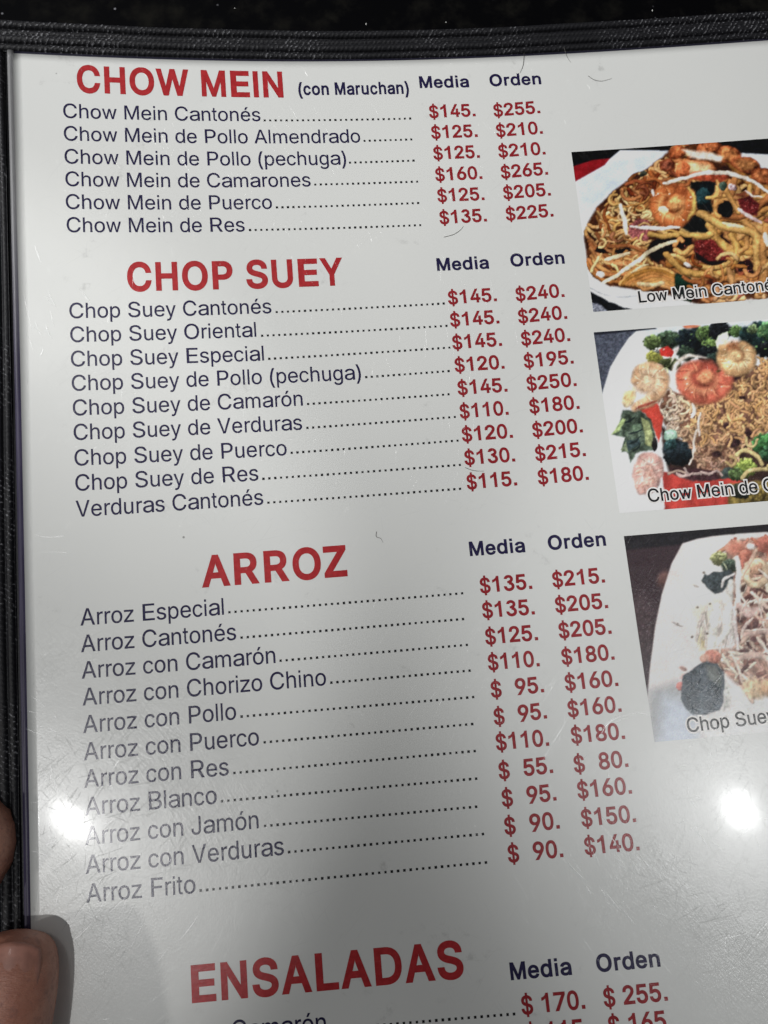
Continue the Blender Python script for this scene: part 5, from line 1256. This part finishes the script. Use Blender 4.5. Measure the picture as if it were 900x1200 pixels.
def paint_chop_suey():
    p = Print(1240, 1190, .55); r = p.r
    p.fill((62, 44, 50))
    p.poly([(0,80),(1240,20),(1240,110),(700,100),(300,150),(0,180)], (36,33,38), 14, .2, 20)
    p.blob(230,330,46,60,(104,66,60),None,.3,.2,20,.5); p.blob(120,600,120,220,(74,54,58),None,0,.25,16,.6)
    for _ in range(160):
        x, y = r.uniform(60, 210), r.uniform(380, 880)
        p.blob(x, y, r.uniform(2,5), r.uniform(2,4), J((120,104,106), r, 20), None, 0, .1, 5, .7)
    plate = [(325,142),(400,118),(480,104),(620,90),(764,82),(1240,70),(1240,1190),(150,1190),(146,980),(160,800),(190,570),(222,410),(270,250)]
    p.poly(plate, (210,198,194), 7, .04, 60)
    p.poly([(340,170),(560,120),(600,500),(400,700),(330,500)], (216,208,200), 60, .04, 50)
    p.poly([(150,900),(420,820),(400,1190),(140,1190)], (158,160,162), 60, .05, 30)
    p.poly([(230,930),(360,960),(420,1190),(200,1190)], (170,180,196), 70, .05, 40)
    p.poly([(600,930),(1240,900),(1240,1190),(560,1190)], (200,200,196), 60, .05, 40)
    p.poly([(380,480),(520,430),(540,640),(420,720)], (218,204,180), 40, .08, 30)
    p.mark()
    p.blob(440,640,44,70,(214,190,130),None,.2,.2,18,.5)
    heap = [(540,160),(620,120),(764,110),(1240,110),(1240,880),(764,870),(690,940),(640,900),(560,830),(470,770),(430,730),(500,690),(600,690),(590,500),(560,400)]
    p.poly(heap, (170,120,100), 16, .3, 24)
    Hh = np.array(heap, float)
    for i in range(420):
        for _t in range(40):
            x, y = r.uniform(430, 1240), r.uniform(110, 930)
            if inside((x, y), Hh): break
        a = r.choice([.6, -.9, 1.3, -.4]) + r.uniform(-.4, .4); L = r.uniform(60, 130)
        dx, dy = math.cos(a)*L/2, math.sin(a)*L/2
        c = [(204,160,136),(214,178,150),(190,136,112),(150,92,78),(222,196,172),(104,62,56)][r.randint(6)]
        if y < 230: c = [(200,110,84),(206,130,96),(192,92,70)][r.randint(3)]
        p.strand([(x-dx,y-dy),(x+r.uniform(-12,12),y+r.uniform(-12,12)),(x+dx,y+dy)], r.uniform(15, 28), J(c, r, 12), .45, .22, .3)
    for x, y, rx, ry in ((620,540,22,20),(650,580,30,22),(700,560,22,34),(740,600,18,30),(612,640,16,26),(690,640,26,18),(740,660,20,24),(720,510,22,14),(640,700,40,12),(740,720,40,10)):
        p.blob(x, y, rx, ry, (92,54,52), None, r.uniform(-.5,.5), .3, 10, .4)
    p.blob(600,168,60,46,(202,108,82),(208,130,104),.1,.2,18); p.blob(650,210,40,34,(196,100,76),None,0,.2,14); p.blob(758,150,56,46,(196,96,76),None,0,.2,16)
    p.blob(672,160,30,20,(222,206,196),None,.3,.1,10,.5); p.blob(860,170,70,50,(200,110,84),None,0,.2,16)
    th = np.linspace(0, 6.0, 12)
    p.strand([(702+52*math.cos(a), 300+62*math.sin(a)) for a in th], 42, (214,176,134), .35, .2); p.blob(700,270,34,40,(196,140,104),None,0,.2,14)
    p.strand([(698,180),(675,235),(640,290),(628,330)], 24, (222,168,138), .35, .2)
    p.floret(512,222,46,(190,196,112),40)
    p.floret(566,262,46,(82,104,82),50); p.strand([(528,238),(548,268),(554,284)], 8, (196,200,150), .1, .1, .4)
    p.poly([(420,340),(440,300),(455,312),(480,290),(520,296),(560,280),(590,300),(585,340),(560,370),(530,400),(490,408),(455,380)], (58,68,72), 7, .35, 9)
    p.sk = .12
    for _ in range(34):
        x = r.uniform(430, 600); y = r.uniform(420, 600); dx = r.uniform(-50, 30)
        p.strand([(x,y),(x+dx*.3+r.uniform(-8,8),y+50),(x+dx*.7,y+100),(x+dx,y+r.uniform(130,190))], r.uniform(13,24), J((214,196,182), r, 16), .5, .2, .4, .8)
    p.sk = .18
    for pts, w, c in (([(604,218),(612,290),(608,380),(616,470)], 36, (224,214,206)), ([(574,346),(566,420),(560,510),(548,600),(500,660)], 52, (228,220,208)), ([(500,470),(486,560),(478,640),(470,690)], 60, (222,216,202)),
                      ([(590,480),(596,580),(612,690)], 26, (220,198,192)), ([(528,372),(540,330),(590,306)], 20, (200,190,186)), ([(620,470),(660,505),(720,490)], 60, (208,164,152)),
                      ([(680,400),(720,440),(764,480)], 30, (214,178,158)), ([(640,620),(720,600),(790,610)], 40, (206,162,146)), ([(600,740),(700,720),(800,760)], 40, (208,168,150))):
        p.strand(pts, w, c, .3, .14, .25)
    p.sk = .12
    for _ in range(46):
        x, y = r.uniform(560, 1150), r.uniform(300, 860); an = r.choice([.7, -1.0, 1.4, -.3]) + r.uniform(-.3, .3); L = r.uniform(80, 170)
        dx, dy = math.cos(an)*L/2, math.sin(an)*L/2
        p.strand([(x-dx,y-dy),(x+r.uniform(-16,16),y+r.uniform(-16,16)),(x+dx,y+dy)], r.uniform(13,22), J((222,194,174), r, 16), .4, .2, .4, .85)
    p.strand([(712,500),(704,520),(730,540),(760,545)], 12, (206,150,130), .3, .2)
    p.blob(632,386,14,13,(72,48,42),None,0,.2,6,.4)
    for x, y in ((402,478),(466,460),(452,614),(376,630),(300,566),(435,296)):
        p.blob(x, y, 9, 8, (96,84,72), None, 0, .2, 6, .6)
    p.strand([(274,554),(300,568),(330,576)], 9, (150,140,134), .1, .1, .6); p.strand([(380,360),(410,372)], 14, (164,150,142), .1, .1, .6)
    p.blob(480,730,44,40,(196,108,86),None,.3,.25,14); p.blob(440,742,26,26,(206,140,116),None,0,.2,10)
    p.blob(315,880,22,22,(190,92,82),None,0,.2,10); p.blob(330,790,26,14,(176,130,116),None,.2,.2,8,.5); p.blob(330,830,30,30,(204,160,150),None,0,.2,8,.6)
    p.blob(690,890,80,60,(206,166,118),None,.3,.25,16,.4); p.blob(790,890,90,60,(190,136,90),None,0,.25,16,.4)
    p.poly([(328,828),(372,800),(410,770),(450,754),(506,764),(536,812),(542,880),(530,960),(512,1000),(440,1020),(380,1020),(340,990),(318,940),(322,880)], (66,78,88), 7, .22, 20)
    p.poly([(440,770),(500,775),(530,830),(520,880),(460,840)], (92,98,94), 24, .25, 14)
    p.poly([(545,850),(575,900),(560,980),(530,1000),(542,900)], (168,168,160), 18, .2, 10)
    return p.finish(.62, 1.05, .5)  # flat, pale finish mixes some of the glare into the ink

def dish_photo(box, paint, tl, tr, bl, br, scale, label):
    """Lay a painted picture on the page as a print: one fine grid whose vertices carry the ink colour."""
    im = paint()
    u0, u1, v1, v0 = box
    nu = int((u1-u0)/.2); nv = int((v1-v0)/.2)
    us = np.linspace(u0, u1, nu); vs = np.linspace(v0, v1, nv)
    uu, vv = np.meshgrid(us, vs, indexing='ij')
    s = ((uu-u0)/(u1-u0)).ravel(); t = ((v1-vv)/(v1-v0)).ravel()
    P = [np.array(q, float) for q in (tl, tr, bl, br)]
    xy = (np.outer((1-s)*(1-t), P[0]) + np.outer(s*(1-t), P[1]) + np.outer((1-s)*t, P[2]) + np.outer(s*t, P[3]))
    h, w = im.shape[:2]
    x = np.clip(xy[:, 0]*scale, 0, w-1.01); y = np.clip(xy[:, 1]*scale, 0, h-1.01)
    xi = x.astype(int); yi = y.astype(int); fx = (x-xi)[:, None]; fy = (y-yi)[:, None]
    c = (im[yi, xi]*(1-fx)+im[yi, xi+1]*fx)*(1-fy) + (im[yi+1, xi]*(1-fx)+im[yi+1, xi+1]*fx)*fy
    lin = np.where(c > .04045, ((c+.055)/1.055)**2.4, c/12.92) * INKGAIN
    me = mesh("dish_photo", on_page(np.column_stack([uu.ravel(), vv.ravel()]), .02), grid_faces(nu, nv), True)
    at = me.color_attributes.new("ink", 'FLOAT_COLOR', 'POINT')
    at.data.foreach_set("color", np.column_stack([np.clip(lin, 0, .82), np.ones(len(lin))]).astype(np.float32).ravel())
    o = link("dish_photo", me, M['print'], page)
    o["label"] = label
    return o
INKGAIN = 1.42
PAINT = (paint_chow_noodles, paint_shrimp_ramen, paint_chop_suey)
PLAB = ("printed photo of brown noodles with a curled shrimp", "printed photo of shrimp and broccoli round a heap of noodles", "printed photo of vegetables on a white plate, some glare put into its colours")
for (box, quad, sc), fn, lab, (ctext, cline, cem) in zip(PHOTOS, PAINT, PLAB, CAPTIONS):
    ph = dish_photo(box, fn, *quad, sc, lab)
    halo = lettering("photo_caption", ctext, "R", cline, cem, M['white_ink'], ph, .035, .085, only=cem*.97, label="caption reading " + ctext)
    lettering("caption_letters", ctext, "R", cline, cem, M['black'], halo, .055, .008, only=cem*.97)

# ---------------------------------------------------------------- scratches in the film, too many to count
V = []; F = []
for u0, v0, u1, v1, bend, wid in SCRATCHES:
    n0 = len(V); k = 9
    d = np.array([u1-u0, v1-v0]); L = np.hypot(*d); d /= L; nn = np.array([-d[1], d[0]])
    for i in range(k):
        t = i/(k-1)
        c = np.array([u0, v0]) + d*L*t + nn*bend*L*4*t*(1-t)
        w = 1.25*wid*(1 - .9*abs(2*t-1)**2)
        for o, hgt in ((-1, .01), (-.5, .14), (.5, .14), (1, .01)):
            q = c + nn*o*w
            V.append((q[0], q[1], float(zpage(q[0], q[1])) + .07 + hgt*w))
    for i in range(k-1):
        for j in range(3):
            F.append((n0+i*4+j, n0+i*4+j+1, n0+(i+1)*4+j+1, n0+(i+1)*4+j))
so = link("scratches", mesh("scratches", np.array(V)*MM, F, True), M['scratch'], page)
so["kind"] = "stuff"; so["label"] = "fine scratches in the clear film around the glare"

# ================================================================ hairs and crumbs
def hair(pts, lift, label, rad=.055):
    p = np.array(pts, float)
    t = np.linspace(0, len(p)-1, 22); i = np.minimum(t.astype(int), len(p)-2); f = (t-i)[:, None]
    q = np.vstack([2*p[0]-p[1], p, 2*p[-1]-p[-2]])
    P0, P1, P2, P3 = q[i], q[i+1], q[i+2], q[i+3]
    c = .5*((2*P1)+(-P0+P2)*f+(2*P0-5*P1+4*P2-P3)*f*f+(-P0+3*P1-3*P2+P3)*f**3)
    z = zpage(c[:, 0], c[:, 1]) + lift
    c = np.column_stack([c, z])
    T = np.gradient(c, axis=0); T /= np.linalg.norm(T, axis=1)[:, None]
    A = np.cross(T, (0, 0, 1.)); A /= np.linalg.norm(A, axis=1)[:, None]; Bn = np.cross(A, T)
    V = []; F = []; n = 6
    for k in range(len(c)):
        rr = rad*(1 - .6*(k/(len(c)-1))**2)
        for j in range(n):
            a = 2*math.pi*j/n
            V.append((c[k] + rr*(math.cos(a)*A[k] + math.sin(a)*Bn[k]))*MM)
    for k in range(len(c)-1):
        for j in range(n):
            F.append((k*n+j, k*n+(j+1) % n, (k+1)*n+(j+1) % n, (k+1)*n+j))
    F.append(tuple(range(n))[::-1]); F.append(tuple(range((len(c)-1)*n, len(c)*n)))
    return tag(link("hair", mesh("hair", V, F, True), M['hair']), label, "hair", "stray hairs on the menu")
for pts, lift, lab in HAIRS: hair(pts, lift, lab)

def crumb(u, v, size, label, lift):
    V = []; F = []
    base = [(-1,0,0),(1,0,0),(0,-1,0),(0,1,0),(0,0,-1),(0,0,1)]
    V = [np.array(b)*size*nrs.uniform(.6, 1.2) for b in base]
    F = [(0,2,5),(2,1,5),(1,3,5),(3,0,5),(2,0,4),(1,2,4),(3,1,4),(0,3,4)]
    me = mesh("crumb", np.array(V)*MM, F)
    o = link("crumb", me, M['crumb'])
    o.location = (u*MM, v*MM, (float(zpage(u, v))+lift)*MM)
    return tag(o, label, "crumb", "white crumbs on the black edge")
for a in CRUMBS: crumb(*a)

# ================================================================ the hand that holds the menu
def skinned(name, chains, mat, levels=2):
    """chains: lists of (point, radius) in mm; the first point of later chains may be an index of an earlier vertex."""
    V = []; E = []; Rr = []
    for ch in chains:
        prev = None
        for p, rr in ch:
            if isinstance(p, int): prev = p; continue
            V.append(tuple(x*MM for x in p)); Rr.append(rr)
            if prev is not None: E.append((prev, len(V)-1))
            prev = len(V)-1
    me = bpy.data.meshes.new(name); me.from_pydata(V, E, []); me.update()
    o = bpy.data.objects.new(name, me); COL.objects.link(o)
    sk = o.modifiers.new("skin", 'SKIN'); sk.use_smooth_shade = True; sk.branch_smoothing = .4
    lay = me.skin_vertices[0].data if len(me.skin_vertices) else None
    for i, rr in enumerate(Rr):
        rx, ry = rr if isinstance(rr, tuple) else (rr, rr)
        lay[i].radius = (rx*MM, ry*MM); lay[i].use_root = (i == 0)
    ss = o.modifiers.new("smooth", 'SUBSURF'); ss.levels = levels; ss.render_levels = levels
    dg = bpy.context.evaluated_depsgraph_get()
    m2 = bpy.data.meshes.new_from_object(o.evaluated_get(dg))
    bpy.data.objects.remove(o)
    m2.polygons.foreach_set("use_smooth", [True]*len(m2.polygons))
    return link(name, m2, mat)

hand = skinned("hand", [
    [((-66, -300, -10), (20, 15)), ((-62, -278, -8), (23, 14)), ((-64, -252, -12), (24, 11)), ((-66, -226, -14), (11, 10)), ((-56, -196, -16), 8.6), ((-48, -180, -12), 9.0), ((-31, -168, -4), 10.0), ((-20.4, -160.0, 0.5), 10.8), ((-22.4, -148.5, 0), 8.4)],
    [(1, 0), ((-44, -262, 2), (15, 13)), ((-30, -236, 10), 11.2), ((-20.5, -216, 10), 9.8), ((-15.4, -200, 7.8), 9.2), ((-12.9, -188, 5.4), 9.4), ((-11.4, -179, 4.2), 8.4), ((-10.8, -174.6, 3.6), 5.4)],
    [(3, 0), ((-50, -214, -22), 8.4), ((-34, -196, -21), 7.8), ((-18, -188, -15), 7.2), ((-8, -186, -11), 6.0)],
    [(2, 0), ((-52, -236, -24), 8.2), ((-34, -222, -23), 7.6), ((-18, -216, -16), 7.0), ((-9, -214, -11.5), 5.8)],
    [(2, 0), ((-50, -256, -24), 7.6), ((-36, -248, -23), 6.8), ((-22, -244, -16), 6.2), ((-14, -242, -12), 5.2)],
    [(0, 0), ((-78, -335, -14), (19, 16)), ((-100, -400, -16), (25, 22)), ((-125, -470, -16), (29, 26))],
], M['skin'])
tag(hand, "brown hand holding the menu by its lower left edge with the thumb on the page", "hand")

def nail(center, axis, side, length, width, radius, name):
    """A curved plate that hugs the finger: axis points to the tip, side across, both in mm space."""
    c = Vector(center); a = Vector(axis).normalized(); s = Vector(side); s = (s - a*s.dot(a)).normalized(); n = s.cross(a)
    if n.z < 0: n = -n
    V = []; F = []; nu, nv = 13, 15
    for lay in (0, 1):
        for i in range(nu):
            for j in range(nv):
                x = -1 + 2*i/(nu-1); y = -1 + 2*j/(nv-1)
                wx = width/2*(1 - .16*(y < 0)*y*y)*(1 - .10*max(0, y)**4)
                yy = y*length/2*(1 - (.22 if y > 0 else .30)*x*x)
                ang = x*wx/radius
                p = c + a*yy + s*(math.sin(ang)*radius) + n*((math.cos(ang)-1)*radius - .55*max(0, y)**2 - .35*max(0, -y)**3 - (.5 if lay else 0))
                V.append(p*MM)
    q = nu*nv
    for i in range(nu-1):
        for j in range(nv-1):
            k = i*nv+j
            F.append((k, k+nv, k+nv+1, k+1)); F.append((q+k+1, q+k+nv+1, q+k+nv, q+k))
    ring = [i*nv for i in range(nu)] + [(nu-1)*nv+j for j in range(1, nv)] + [i*nv+nv-1 for i in range(nu-2, -1, -1)] + [j for j in range(nv-2, 0, -1)]
    for k in range(len(ring)):
        a0, b0 = ring[k], ring[(k+1) % len(ring)]
        F.append((b0, a0, a0+q, b0+q))
    me = mesh(name, V, F, True)
    o = link(name, me, M['nail'], hand)
    return o
nail((-10.6, -181.2, 12.1), (.10, 1, -.20), (1, -.10, -.12), 12.0, 11.0, 8.0, "thumbnail")
